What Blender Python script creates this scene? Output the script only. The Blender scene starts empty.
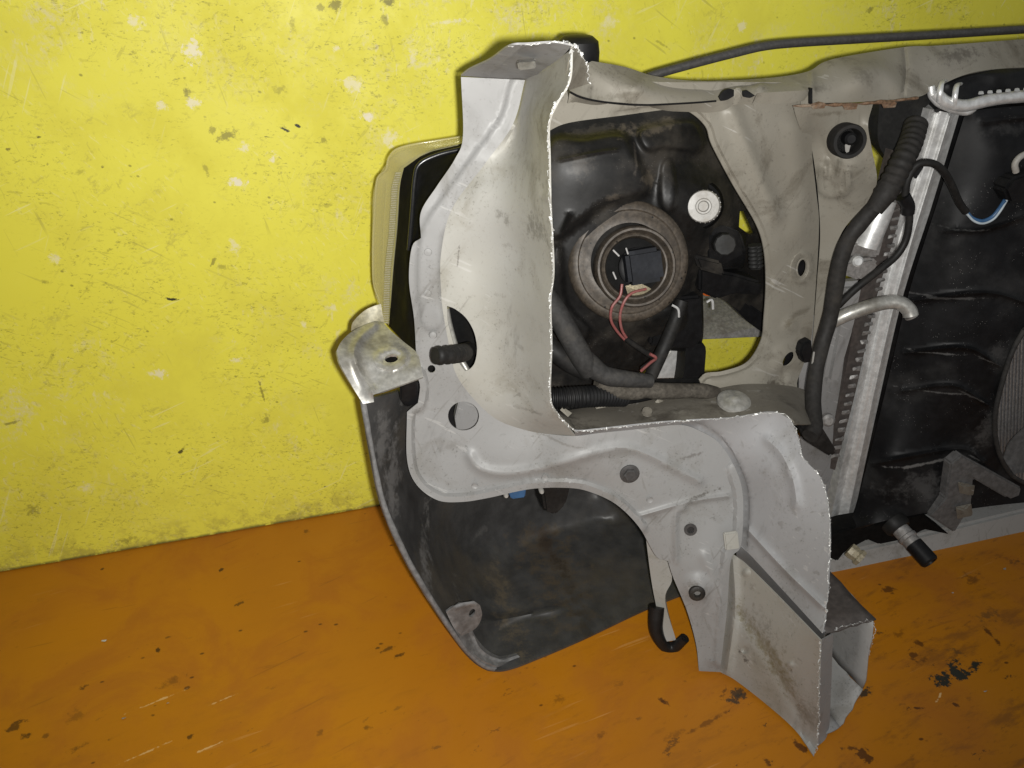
import bpy, bmesh, math, random
import numpy as np
from mathutils import Vector, Matrix
from mathutils.geometry import delaunay_2d_cdt

random.seed(7)
rng = np.random.default_rng(7)
SC = bpy.context.scene
COL = SC.collection

# ------------------------------------------------------------------ camera
# World: X along the wall, Y towards the wall, Z up, floor at Z = 0.
F = 800.0                                    # focal length in pixels (27 mm phone lens)
AX = Vector((.968, -.144, .204)).normalized()          # world X in camera axes (right, down, forward)
UP = Vector((-.0294, -.877, -.480)); UP = (UP - AX * UP.dot(AX)).normalized()
AY = UP.cross(AX)
CAMH = 0.75
EYE = Vector((0, 0, CAMH))
right = Vector((AX[0], AY[0], UP[0])); down = Vector((AX[1], AY[1], UP[1])); fwd = Vector((AX[2], AY[2], UP[2]))
cam_d = bpy.data.cameras.new('camera'); cam = bpy.data.objects.new('camera', cam_d); COL.objects.link(cam)
m = Matrix((right, -down, -fwd)).transposed().to_4x4(); m.translation = EYE
cam.matrix_world = m
cam_d.sensor_width = 36.0; cam_d.lens = F / 1024 * 36.0
cam_d.clip_start = 0.02; cam_d.clip_end = 50
SC.camera = cam

# ------------------------------------------------------------------ light
W = bpy.data.worlds.new('World'); SC.world = W; W.use_nodes = True
W.node_tree.nodes['Background'].inputs[0].default_value = (.93, .97, 1.0, 1)
W.node_tree.nodes['Background'].inputs[1].default_value = 0.27
fl = bpy.data.lights.new('phone_flash', 'SPOT'); flo = bpy.data.objects.new('phone_flash', fl); COL.objects.link(flo)
fl.energy = 44; fl.color = (1.0, .985, .95); fl.shadow_soft_size = .007
fl.spot_size = math.radians(124); fl.spot_blend = 1.0
flo.location = EYE + right * .020 + down * .008
aim = (fwd + right * ((400 - 512) / F) + down * ((190 - 384) / F)).normalized()
flo.rotation_euler = aim.to_track_quat('-Z', 'Y').to_euler()
SC.cycles.max_bounces = 6; SC.cycles.diffuse_bounces = 3; SC.cycles.glossy_bounces = 2
SC.view_settings.view_transform = 'Standard'; SC.view_settings.look = 'None'
SC.view_settings.exposure = 0; SC.view_settings.gamma = 1

# ------------------------------------------------------------------ survey helpers
def ray(px, py):
    return fwd + right * ((px - 512) / F) + down * ((py - 384) / F)
def P(px, py, Y):
    """surveyed point: sight line through the photo point met with the plane at depth Y"""
    r = ray(px, py)
    return EYE + r * (Y / r.y)
def ray_np(px, py):
    px = np.asarray(px, float); py = np.asarray(py, float)
    f, r, d = (np.array(v) for v in (fwd, right, down))
    return f[None] + ((px - 512) / F)[:, None] * r[None] + ((py - 384) / F)[:, None] * d[None]
def P_np(px, py, Y, zmin=.004):
    r = ray_np(px, py)
    t = np.asarray(Y) / r[:, 1]
    tf = np.where(r[:, 2] < -1e-6, (CAMH - zmin) / -r[:, 2], 1e9)
    t = np.minimum(t, tf)
    return np.array(EYE)[None] + r * t[:, None]
def pxm(px, py, Y):
    """metres per pixel there"""
    r = ray(px, py); return (Y / r.y) / F

def catmull(pts, n, closed=False):
    """n points evenly spaced along a Catmull-Rom curve through pts (any dimension)"""
    p = np.asarray(pts, float)
    if len(p) == 2 and not closed:
        t = np.linspace(0, 1, n)[:, None]; return p[0] * (1 - t) + p[1] * t
    if closed: ext = np.vstack([p[-1], p, p[0], p[1]])
    else: ext = np.vstack([2 * p[0] - p[1], p, 2 * p[-1] - p[-2]])
    out = []
    for i in range(1, len(ext) - 2):
        a, b, c, d = ext[i - 1], ext[i], ext[i + 1], ext[i + 2]
        for t in np.linspace(0, 1, 16, endpoint=False):
            out.append(.5 * (2 * b + (c - a) * t + (2 * a - 5 * b + 4 * c - d) * t * t + (3 * b - a - 3 * c + d) * t ** 3))
    out.append(ext[-2])
    out = np.array(out)
    seg = np.r_[0, np.cumsum(np.linalg.norm(np.diff(out, axis=0), axis=1))]
    s = np.linspace(0, seg[-1], n + (1 if closed else 0))
    if closed: s = s[:-1]
    return np.stack([np.interp(s, seg, out[:, k]) for k in range(out.shape[1])], 1)

def dense(pts, step, closed=True):
    """straight-line densification of a polyline of (x, y, ...)"""
    p = np.asarray(pts, float); out = []
    n = len(p) if closed else len(p) - 1
    for i in range(n):
        a, b = p[i], p[(i + 1) % len(p)]
        k = max(1, int(math.ceil(np.linalg.norm((b - a)[:2]) / step)))
        for j in range(k): out.append(a + (b - a) * j / k)
    if not closed: out.append(p[-1])
    return np.array(out)

def round_outline(pts, step):
    """flowing outline through the points that keeps the sharp corners"""
    p = np.asarray(pts, float); n = len(p)
    a = p[:, :2] - np.roll(p, 1, 0)[:, :2]; b = np.roll(p, -1, 0)[:, :2] - p[:, :2]
    ang = np.degrees(np.abs(np.arctan2(a[:, 0] * b[:, 1] - a[:, 1] * b[:, 0], (a * b).sum(1))))
    cor = [i for i in range(n) if ang[i] > 40]
    if not cor: cor = [0]
    out = []
    for k, c in enumerate(cor):
        e = cor[(k + 1) % len(cor)]; idx = [c]; i = c
        while True:
            i = (i + 1) % n; idx.append(i)
            if i == e: break
        seg = p[idx]; L = np.linalg.norm(np.diff(seg[:, :2], axis=0), axis=1).sum()
        q = catmull(seg, max(2, int(math.ceil(L / step)) + 1)); out.append(q[:-1])
    return np.vstack(out)
def inside(x, y, poly):
    x = np.asarray(x); y = np.asarray(y); c = np.zeros(x.shape, bool); n = len(poly)
    for i in range(n):
        x1, y1 = poly[i][0], poly[i][1]; x2, y2 = poly[i - 1][0], poly[i - 1][1]
        if y1 == y2: continue
        c ^= ((y1 > y) != (y2 > y)) & (x < (x2 - x1) * (y - y1) / (y2 - y1) + x1)
    return c
def dist_poly(x, y, line):
    """distance of points to a polyline, and the position 0..1 along it"""
    x = np.asarray(x); y = np.asarray(y); best = np.full(x.shape, 1e9); line = np.asarray(line, float)
    for i in range(len(line) - 1):
        a, b = line[i][:2], line[i + 1][:2]; d = b - a; L = d @ d + 1e-9
        t = np.clip(((x - a[0]) * d[0] + (y - a[1]) * d[1]) / L, 0, 1)
        best = np.minimum(best, np.hypot(x - a[0] - t * d[0], y - a[1] - t * d[1]))
    return best
def side_pts(ln, offs, gap):
    """survey points along a line and beside it, so that embossing keeps clean edges"""
    L = np.linalg.norm(np.diff(ln[:, :2], axis=0), axis=1).sum(); q = catmull(ln[:, :2], max(3, int(L / gap)))
    t = np.gradient(q, axis=0); t /= np.linalg.norm(t, axis=1)[:, None] + 1e-9; nn = np.stack([-t[:, 1], t[:, 0]], 1)
    return np.vstack([q + nn * o for o in offs])
def bead(line, width, h):
    """embossed ridge along a polyline; h > 0 stands proud towards the viewer"""
    ln = catmull(line, 30)
    f = lambda x, y: -h * np.exp(-(dist_poly(x, y, ln) / width) ** 2)
    f.pts = side_pts(ln, (0, -.6 * width, .6 * width, 1.15 * width, -1.15 * width, 1.9 * width, -1.9 * width), max(1.6, width * .8))
    return f
def rim(line, width, h):
    """step that stands proud within width of a line"""
    ln = catmull(line, 60)
    def f(x, y):
        d = dist_poly(x, y, ln); t = np.clip((width - d) / (width * .35), 0, 1)
        return -h * t * t * (3 - 2 * t)
    f.pts = side_pts(ln, (width * .62, width * .82, width * 1.03, -width * .62, -width * .82, -width * 1.03), max(1.6, width * .4))
    return f
def plateau(poly, h, soft):
    """raised or sunk field inside a closed outline"""
    q = catmull(poly, 60, True); ring = np.vstack([q, q[:1]])
    def f(x, y):
        d = dist_poly(x, y, ring); t = np.clip(np.where(inside(x, y, q), d, -d) / soft * .5 + .5, 0, 1)
        return -h * t * t * (3 - 2 * t)
    f.pts = side_pts(ring, (-1.1 * soft, -.5 * soft, 0, .5 * soft, 1.1 * soft), max(1.8, soft * .6))
    return f
def bump(cx, cy, r, h):
    f = lambda x, y: -h * np.clip(1.6 * (1 - np.hypot(x - cx, y - cy) / r), 0, 1)
    t = np.linspace(0, 2 * np.pi, 22, endpoint=False)
    f.pts = np.vstack([np.stack([cx + r * q * np.cos(t), cy + r * q * np.sin(t)], 1) for q in (.36, .6, .8, 1.0)])
    return f

def tps(ctrl):
    c = np.asarray(ctrl, float)
    _, ui = np.unique(np.round(c[:, :2], 1), axis=0, return_index=True); c = c[ui]
    xy = c[:, :2] / 100.0; n = len(c)
    def k(r2): return np.where(r2 > 1e-12, r2 * np.log(np.maximum(r2, 1e-12)), 0)
    d2 = ((xy[:, None] - xy[None]) ** 2).sum(-1)
    A = np.zeros((n + 3, n + 3)); A[:n, :n] = k(d2) + np.eye(n) * 1e-4
    A[:n, n] = 1; A[:n, n + 1:] = xy; A[n, :n] = 1; A[n + 1:, :n] = xy.T
    w = np.linalg.lstsq(A, np.r_[c[:, 2], 0, 0, 0], rcond=None)[0]
    lo, hi = c[:, 2].min() - .02, c[:, 2].max() + .02
    def f(x, y):
        q = np.stack([np.asarray(x), np.asarray(y)], 1) / 100.0
        r2 = ((q[:, None] - xy[None]) ** 2).sum(-1)
        return np.clip(k(r2) @ w[:n] + w[n] + q @ w[n + 1:], lo, hi)
    return f

# ------------------------------------------------------------------ object helpers
ROOTS = {}
def tag(o, label=None, cat=None, group=None, kind=None):
    for k, v in (('label', label), ('category', cat), ('group', group), ('kind', kind)):
        if v: o[k] = v
    return o
def link(name, me, mat, parent=None, label=None):
    o = bpy.data.objects.new(name, me); COL.objects.link(o)
    if mat is not None: me.materials.append(mat)
    if parent is not None:
        o.parent = parent
        o.matrix_parent_inverse = Matrix.Translation(-ROOTS[parent.name]) if parent.name in ROOTS else Matrix()
    if label: o['label'] = label
    return o
def mesh(name, v, f, smooth=35):
    me = bpy.data.meshes.new(name); me.from_pydata([tuple(map(float, p)) for p in v], [], [tuple(map(int, q)) for q in f])
    me.validate(); me.update()
    if smooth:
        me.shade_smooth(); me.set_sharp_from_angle(angle=math.radians(smooth))
    return me
def empty(name, loc):
    o = bpy.data.objects.new(name, None); COL.objects.link(o); o.location = loc; o.empty_display_size = .05
    ROOTS[o.name] = Vector(loc); return o

def sheet(name, outline, mat, parent, ctrl=(), holes=(), relief=(), th=.0014, step=4.0, smooth=38, label=None, curve=False, fit=True):
    """pressed sheet: outline of (px, py, depth), holes of (px, py), embossing in relief"""
    ol = round_outline(outline, step)
    dep = tps(list(map(tuple, ol[::max(1, len(ol) // 110)])) + [c for c in ctrl])
    pts = [tuple(p[:2]) for p in ol]; edges = [(i, (i + 1) % len(ol)) for i in range(len(ol))]
    hl = []
    for h in holes:
        h = round_outline(h, step * .8); b = len(pts); pts += [tuple(p[:2]) for p in h]
        edges += [(b + i, b + (i + 1) % len(h)) for i in range(len(h))]; hl.append(h)
    x0, y0 = ol[:, 0].min(), ol[:, 1].min(); x1, y1 = ol[:, 0].max(), ol[:, 1].max()
    gx, gy = np.meshgrid(np.arange(x0, x1, step), np.arange(y0, y1, step * .87))
    gx = gx + (np.arange(gx.shape[0]) % 2)[:, None] * step * .5
    gx, gy = gx.ravel(), gy.ravel()
    ok = inside(gx, gy, ol)
    near = dist_poly(gx, gy, np.vstack([ol, ol[:1]])) > step * .55
    ok &= near
    for h in hl: ok &= ~inside(gx, gy, h) & (dist_poly(gx, gy, np.vstack([h, h[:1]])) > step * .5)
    gx, gy = gx[ok], gy[ok]
    ft = [f.pts for f in relief if hasattr(f, 'pts')]
    if ft:
        ft = np.vstack(ft); keep = []; cell = {}
        for i, q in enumerate(ft):                  # thin out points that crowd each other
            c = (int(q[0] // 1.3), int(q[1] // 1.3))
            if c not in cell: cell[c] = i; keep.append(i)
        ft = ft[keep]
        o2 = inside(ft[:, 0], ft[:, 1], ol) & (dist_poly(ft[:, 0], ft[:, 1], np.vstack([ol, ol[:1]])) > 1.0)
        for h in hl: o2 &= ~inside(ft[:, 0], ft[:, 1], h) & (dist_poly(ft[:, 0], ft[:, 1], np.vstack([h, h[:1]])) > 1.0)
        ft = ft[o2]
        if len(ft):
            d = np.min(np.hypot(gx[:, None] - ft[None, :, 0], gy[:, None] - ft[None, :, 1]), axis=1) if len(gx) else np.zeros(0)
            gx, gy = gx[d > step * .55], gy[d > step * .55]
            pts += [tuple(q) for q in ft]
    pts += list(zip(gx, gy))
    r = delaunay_2d_cdt([Vector(p) for p in pts], edges, [], 0, 1e-5)
    vx = np.array([v[0] for v in r[0]]); vy = np.array([v[1] for v in r[0]])
    tri = np.array([t for t in r[2] if len(t) == 3])
    cx, cy = vx[tri].mean(1), vy[tri].mean(1)
    k = inside(cx, cy, ol)
    for h in hl: k &= ~inside(cx, cy, h)
    tri = tri[k]
    Y = dep(vx, vy)
    for f in relief: Y = Y + f(vx, vy)
    co = P_np(vx, vy, Y)
    n = np.cross(co[tri[:, 1]] - co[tri[:, 0]], co[tri[:, 2]] - co[tri[:, 0]])
    toc = np.array(EYE) - co[tri].mean(1)
    if ((n * toc).sum(1)).sum() < 0: tri = tri[:, ::-1]; n = -n
    vn = np.zeros_like(co)
    for j in range(3): np.add.at(vn, tri[:, j], n)
    vn /= np.linalg.norm(vn, axis=1)[:, None] + 1e-12
    used = np.unique(tri); mp = -np.ones(len(co), int); mp[used] = np.arange(len(used))
    tri = mp[tri]; co = co[used]; vn = vn[used]; nv = len(co)
    faces = [tuple(t) for t in tri]
    if th:
        back = co - vn * th
        back[:, 2] = np.maximum(back[:, 2], .001)
        ec = {}
        for t in tri:
            for a, b in ((t[0], t[1]), (t[1], t[2]), (t[2], t[0])): ec[(a, b)] = 1
        faces += [tuple(t[::-1] + nv) for t in tri]
        faces += [(b, a, a + nv, b + nv) for (a, b) in ec if (b, a) not in ec]
        co = np.vstack([co, back])
    me = mesh(name, co, faces, smooth)
    return link(name, me, mat, parent, label)

def frames(path):
    p = np.asarray(path, float); t = np.gradient(p, axis=0); t /= np.linalg.norm(t, axis=1)[:, None] + 1e-12
    u = np.cross(t[0], [0.31, 0.2, .93]); u /= np.linalg.norm(u); U = [u]
    for i in range(1, len(p)):
        u = U[-1] - t[i] * (U[-1] @ t[i]); u /= np.linalg.norm(u) + 1e-12; U.append(u)
    U = np.array(U); return p, t, U, np.cross(t, U)
def tube_data(path, rad, seg=10, flat=1.0):
    p, t, U, V = frames(path); n = len(p); rad = np.broadcast_to(np.asarray(rad, float), (n,))
    a = np.linspace(0, 2 * np.pi, seg, endpoint=False)
    v = (p[:, None] + rad[:, None, None] * (np.cos(a)[None, :, None] * U[:, None] + flat * np.sin(a)[None, :, None] * V[:, None])).reshape(-1, 3)
    f = [(i * seg + j, i * seg + (j + 1) % seg, (i + 1) * seg + (j + 1) % seg, (i + 1) * seg + j) for i in range(n - 1) for j in range(seg)]
    f.append(tuple(range(seg))[::-1]); f.append(tuple((n - 1) * seg + j for j in range(seg)))
    return v, f
def tube(name, pts, rpx, mat, parent, n=40, seg=10, ribs=0, amp=.12, flat=1.0, label=None, smooth=50, r2=None, lump=0):
    """pipe, hose or cable through (px, py, depth); radius in photo pixels at its middle"""
    w = np.array([P(*q) for q in pts]); path = catmull(w, n if not ribs else ribs * 6)
    mid = pts[len(pts) // 2]; k = pxm(*mid)
    rad = np.full(len(path), rpx * k)
    if r2 is not None: rad = np.linspace(rpx, r2, len(path)) * k
    if ribs: rad = rad * (1 + amp * np.tanh(3 * np.sin(np.arange(len(path)) / 6 * 2 * np.pi)))
    if lump: rad = rad * (1 + lump * np.interp(np.arange(len(path)), np.arange(0, len(path) + 4, 3), rng.normal(0, 1, len(np.arange(0, len(path) + 4, 3)))))
    v, f = tube_data(path, rad, seg, flat)
    return link(name, mesh(name, v, f, smooth), mat, parent, label)
def lathe(name, prof, c, axis, mat, parent, seg=40, smooth=35, label=None, squash=1.0):
    """profile of (radius, height) turned about axis at c"""
    a = Vector(axis).normalized(); u = a.cross(Vector((.1, .2, 1))).normalized(); w = a.cross(u)
    v = []
    for r, h in prof:
        for j in range(seg):
            t = 2 * math.pi * j / seg; v.append(Vector(c) + a * h + (u * math.cos(t) + w * math.sin(t) * squash) * r)
    f = [(i * seg + j, i * seg + (j + 1) % seg, (i + 1) * seg + (j + 1) % seg, (i + 1) * seg + j) for i in range(len(prof) - 1) for j in range(seg)]
    f.append(tuple(range(seg))[::-1]); f.append(tuple((len(prof) - 1) * seg + j for j in range(seg)))
    me = mesh(name, v, f, smooth)
    bm = bmesh.new(); bm.from_mesh(me); bmesh.ops.recalc_face_normals(bm, faces=bm.faces[:]); bm.to_mesh(me); bm.free()
    return link(name, me, mat, parent, label)
def hull(name, pts, mat, parent, bev=.0015, label=None, seg=2):
    """convex solid round the points, edges rounded"""
    bm = bmesh.new(); [bm.verts.new(p) for p in pts]
    r = bmesh.ops.convex_hull(bm, input=bm.verts[:])
    bmesh.ops.delete(bm, geom=[g for g in r['geom_interior'] if isinstance(g, bmesh.types.BMVert)], context='VERTS')
    bmesh.ops.dissolve_limit(bm, angle_limit=.02, verts=bm.verts[:], edges=bm.edges[:])
    if bev: bmesh.ops.bevel(bm, geom=bm.edges[:], offset=bev, segments=seg, affect='EDGES', clamp_overlap=True)
    bmesh.ops.recalc_face_normals(bm, faces=bm.faces[:])
    me = bpy.data.meshes.new(name); bm.to_mesh(me); bm.free(); me.shade_smooth(); me.set_sharp_from_angle(angle=math.radians(40))
    return link(name, me, mat, parent, label)
def slab(name, outline, depth, mat, parent, bev=.0015, label=None):
    """solid: face outline of (px, py, Y), swept back along Y by depth, edges rounded"""
    fr = [P(*q) for q in outline]; bk = [p + Vector((0, depth, 0)) for p in fr]; n = len(fr)
    for b in bk: b.z = max(b.z, .001)
    bm = bmesh.new(); a = [bm.verts.new(p) for p in fr]; b = [bm.verts.new(p) for p in bk]
    bm.faces.new(a); bm.faces.new(b[::-1])
    for i in range(n): bm.faces.new((a[i], b[i], b[(i + 1) % n], a[(i + 1) % n]))
    bmesh.ops.recalc_face_normals(bm, faces=bm.faces[:])
    if bev: bmesh.ops.bevel(bm, geom=bm.edges[:], offset=bev, segments=2, affect='EDGES', clamp_overlap=True)
    bmesh.ops.triangulate(bm, faces=[f for f in bm.faces if len(f.verts) > 4])
    me = bpy.data.meshes.new(name); bm.to_mesh(me); bm.free(); me.shade_smooth(); me.set_sharp_from_angle(angle=math.radians(35))
    return link(name, me, mat, parent, label)
def ragged(name, pts, mat, parent, size=.00062):
    """torn burr along a saw cut"""
    w = np.array([P(*q) for q in pts]); L = np.linalg.norm(np.diff(w, axis=0), axis=1).sum()
    n = int(L / .0011); path = catmull(w, n)
    path = path + rng.normal(0, .00045, path.shape) + np.repeat(rng.normal(0, .0005, (n // 4 + 1, 3)), 4, axis=0)[:n]
    rad = np.clip(rng.gamma(1.3, .55, n), .15, 2.4) * size * np.interp(np.arange(n), np.arange(0, n + 16, 8), rng.uniform(.35, 1.35, len(np.arange(0, n + 16, 8))))
    v, f = tube_data(path, rad, 5)
    return link(name, mesh(name, v, f, 0), mat, parent)
def ellipse(cx, cy, rx, ry, rot=0, n=20):
    c, s = math.cos(math.radians(rot)), math.sin(math.radians(rot))
    return [(cx + rx * math.cos(t) * c - ry * math.sin(t) * s, cy + rx * math.cos(t) * s + ry * math.sin(t) * c) for t in np.linspace(0, 2 * np.pi, n, endpoint=False)]
def offset_xy(pts, dY): return [(a, b, c + dY) for a, b, c in pts]

# ------------------------------------------------------------------ materials
class N:
    def __init__(self, name):
        self.m = bpy.data.materials.new(name); self.m.use_nodes = True; self.t = self.m.node_tree
        self.b = self.t.nodes['Principled BSDF']; self.co = self.t.nodes.new('ShaderNodeTexCoord').outputs['Object']
    def new(self, ty, **kw):
        n = self.t.nodes.new(ty)
        for k, v in kw.items(): setattr(n, k, v)
        return n
    def li(self, a, b): self.t.links.new(a, b)
    def mapped(self, scale=(1, 1, 1), rot=(0, 0, 0), loc=(0, 0, 0)):
        n = self.new('ShaderNodeMapping', vector_type='TEXTURE'); self.li(self.co, n.inputs[0])
        n.inputs['Scale'].default_value = tuple(1 / q for q in scale); n.inputs['Rotation'].default_value = rot; n.inputs['Location'].default_value = loc
        return n.outputs[0]
    def noise(self, scale, detail=4, rough=.55, vec=None, dist=0.0):
        n = self.new('ShaderNodeTexNoise'); n.inputs['Scale'].default_value = scale; n.inputs['Detail'].default_value = detail
        n.inputs['Roughness'].default_value = rough; n.inputs['Distortion'].default_value = dist
        self.li(vec if vec is not None else self.co, n.inputs['Vector']); return n.outputs['Fac']
    def voro(self, scale, vec=None, rnd=1.0):
        n = self.new('ShaderNodeTexVoronoi'); n.inputs['Scale'].default_value = scale; n.inputs['Randomness'].default_value = rnd
        self.li(vec if vec is not None else self.co, n.inputs['Vector']); return n.outputs['Distance']
    def ramp(self, v, lo, hi, a=0.0, b=1.0):
        n = self.new('ShaderNodeMapRange'); n.interpolation_type = 'SMOOTHSTEP'
        n.inputs['From Min'].default_value = lo; n.inputs['From Max'].default_value = hi
        n.inputs['To Min'].default_value = a; n.inputs['To Max'].default_value = b
        self.li(v, n.inputs['Value']); return n.outputs[0]
    def math(self, op, a, b=None):
        n = self.new('ShaderNodeMath', operation=op)
        for i, x in enumerate((a, b)):
            if x is None: continue
            if isinstance(x, (int, float)): n.inputs[i].default_value = x
            else: self.li(x, n.inputs[i])
        return n.outputs[0]
    def mul(self, a, b): return self.math('MULTIPLY', a, b)
    def mix(self, fac, a, b):
        n = self.new('ShaderNodeMix', data_type='RGBA')
        for i, x in ((0, fac), (6, a), (7, b)):
            if isinstance(x, (int, float)): n.inputs[i].default_value = x
            elif isinstance(x, tuple): n.inputs[i].default_value = (*x, 1)
            else: self.li(x, n.inputs[i])
        return n.outputs[2]
    def color(self, c):
        if isinstance(c, tuple): self.b.inputs['Base Color'].default_value = (*c, 1)
        else: self.li(c, self.b.inputs['Base Color'])
    def rough(self, r):
        if isinstance(r, (int, float)): self.b.inputs['Roughness'].default_value = r
        else: self.li(r, self.b.inputs['Roughness'])
    def metal(self, r):
        if isinstance(r, (int, float)): self.b.inputs['Metallic'].default_value = r
        else: self.li(r, self.b.inputs['Metallic'])
    def blots(self, base, items, nz, plane):
        """marks with a shape of their own: (px, py, half width px, half height px, turn, strength, colour, softness)"""
        for px, py, a, b, rot, st, col, soft in items:
            r = ray(*((px, py) if not isinstance(px, tuple) else px[:2]))
            if plane == 'part': (px, py, Y), r = px if isinstance(px, tuple) else (px, py, 1), r; c = P(px, py, Y); q = pxm(px, py, Y); sc = (a * q, 3 * (a + b) * q, b * q); ro = (0, -math.radians(rot), 0)
            elif plane == 'wall': c = EYE + r * (1.015 / r.y); k = (1.015 / r.y) / F; sc = (a * k, 1, b * k); ro = (0, -math.radians(rot), 0)
            else: c = EYE + r * (CAMH / -r.z); k = (CAMH / -r.z) / F; sc = (a * k, b * k * 1.35, 1); ro = (0, 0, math.radians(rot + 8))
            n = self.new('ShaderNodeMapping', vector_type='TEXTURE'); self.li(self.co, n.inputs[0])
            n.inputs['Location'].default_value = c; n.inputs['Rotation'].default_value = ro; n.inputs['Scale'].default_value = sc
            L = self.new('ShaderNodeVectorMath', operation='LENGTH'); self.li(n.outputs[0], L.inputs[0])
            d = self.math('ADD', L.outputs['Value'], nz)
            base = self.mix(self.ramp(d, 1.0, 1.0 - soft, 0, st), base, col)
        return base
    def bumpn(self, h, strength=.3, dist=.001):
        n = self.new('ShaderNodeBump'); n.inputs['Strength'].default_value = strength; n.inputs['Distance'].default_value = dist
        self.li(h, n.inputs['Height']); self.li(n.outputs[0], self.b.inputs['Normal'])

def mat_plain(name, col, rough=.5, metal=0.0, var=.25, dirt=(.08, .07, .055), damt=.35, dscale=18, bump=.15, spec=.5, speck=0.0, tar=0.0, marks=()):
    k = N(name)
    n1 = k.noise(dscale, 6, .6); n2 = k.noise(dscale * 6, 4, .6)
    v = k.mix(k.ramp(n2, .3, .75), tuple(c * (1 - var) for c in col), tuple(min(1, c * (1 + var * .6)) for c in col))
    d = k.mul(k.ramp(n1, .48, .72), damt)
    c = k.mix(d, v, dirt)
    if speck:
        s = k.ramp(k.voro(420), .12, .06); s = k.mul(s, k.ramp(k.noise(30, 3), .52, .62))
        c = k.mix(k.mul(s, speck), c, (.42, .40, .38))
    if tar:
        s = k.mul(k.ramp(k.voro(150), .22, .12), k.ramp(k.noise(45, 3), .50, .56)); c = k.mix(k.mul(s, tar), c, (.004, .004, .004))
    if marks: c = k.blots(c, marks, k.math('ADD', k.mul(k.math('SUBTRACT', k.noise(60, 5, .75), .5), 4.0), .1), 'part')
    k.color(c); k.metal(metal)
    k.rough(k.ramp(n1, .3, .75, rough * .85, min(1, rough * 1.25)))
    k.b.inputs['Specular IOR Level'].default_value = spec
    k.bumpn(n2, bump, .0008)
    return k.m

def mat_paint(name, col, warm, dust, dirtamt=.5, marks=()):
    """silver car paint, faded, dusty and smeared with grey road film"""
    k = N(name)
    big = k.noise(5.5, 5, .6, dist=.4); mid = k.noise(22, 6, .62, dist=.6); fine = k.noise(170, 3, .6)
    smear = k.noise(34, 5, .65, vec=k.mapped((1, 1, .22), (0, .35, 0)))
    c = k.mix(k.ramp(big, .35, .7), col, warm)
    c = k.mix(k.mul(k.ramp(mid, .5, .74), dirtamt), c, dust)
    c = k.mix(k.mul(k.ramp(smear, .58, .76), dirtamt * .8), c, tuple(x * .5 for x in dust))
    c = k.mix(k.mul(k.ramp(fine, .60, .72), .18), c, tuple(x * .45 for x in dust))
    for ang, lo, col, am in ((.5, 0, (.42, .41, .39), .35), (-.9, 5, (.09, .08, .065), .30), (1.3, 9, (.10, .09, .07), .25)):   # hairline scratches
        h = k.noise(230, 2, .5, vec=k.mapped((.05, .4, 1), (0, ang, 0), (lo, lo, lo)))
        c = k.mix(k.mul(k.mul(k.ramp(h, .655, .70), k.ramp(k.noise(9, 3, vec=k.mapped(loc=(lo, 1, 2))), .46, .60)), am), c, col)
    grit = k.noise(420, 2, .6)
    c = k.mix(k.mul(k.mul(k.ramp(grit, .60, .70), k.ramp(mid, .42, .62)), .5), c, tuple(x * .4 for x in dust))
    sp = k.mul(k.ramp(k.voro(95), .10, .05), k.ramp(k.noise(14, 3), .55, .66))
    c = k.mix(k.mul(sp, .6), c, (.10, .085, .065))
    if marks: c = k.blots(c, marks, k.math('ADD', k.mul(k.math('SUBTRACT', k.noise(130, 5, .78), .5), 4.0), .1), 'part')
    k.color(c); k.metal(.04)
    k.rough(k.ramp(mid, .35, .7, .46, .68))
    k.b.inputs['Specular IOR Level'].default_value = .35
    k.bumpn(k.noise(120, 4, .6), .10, .0006)
    return k.m

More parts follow.
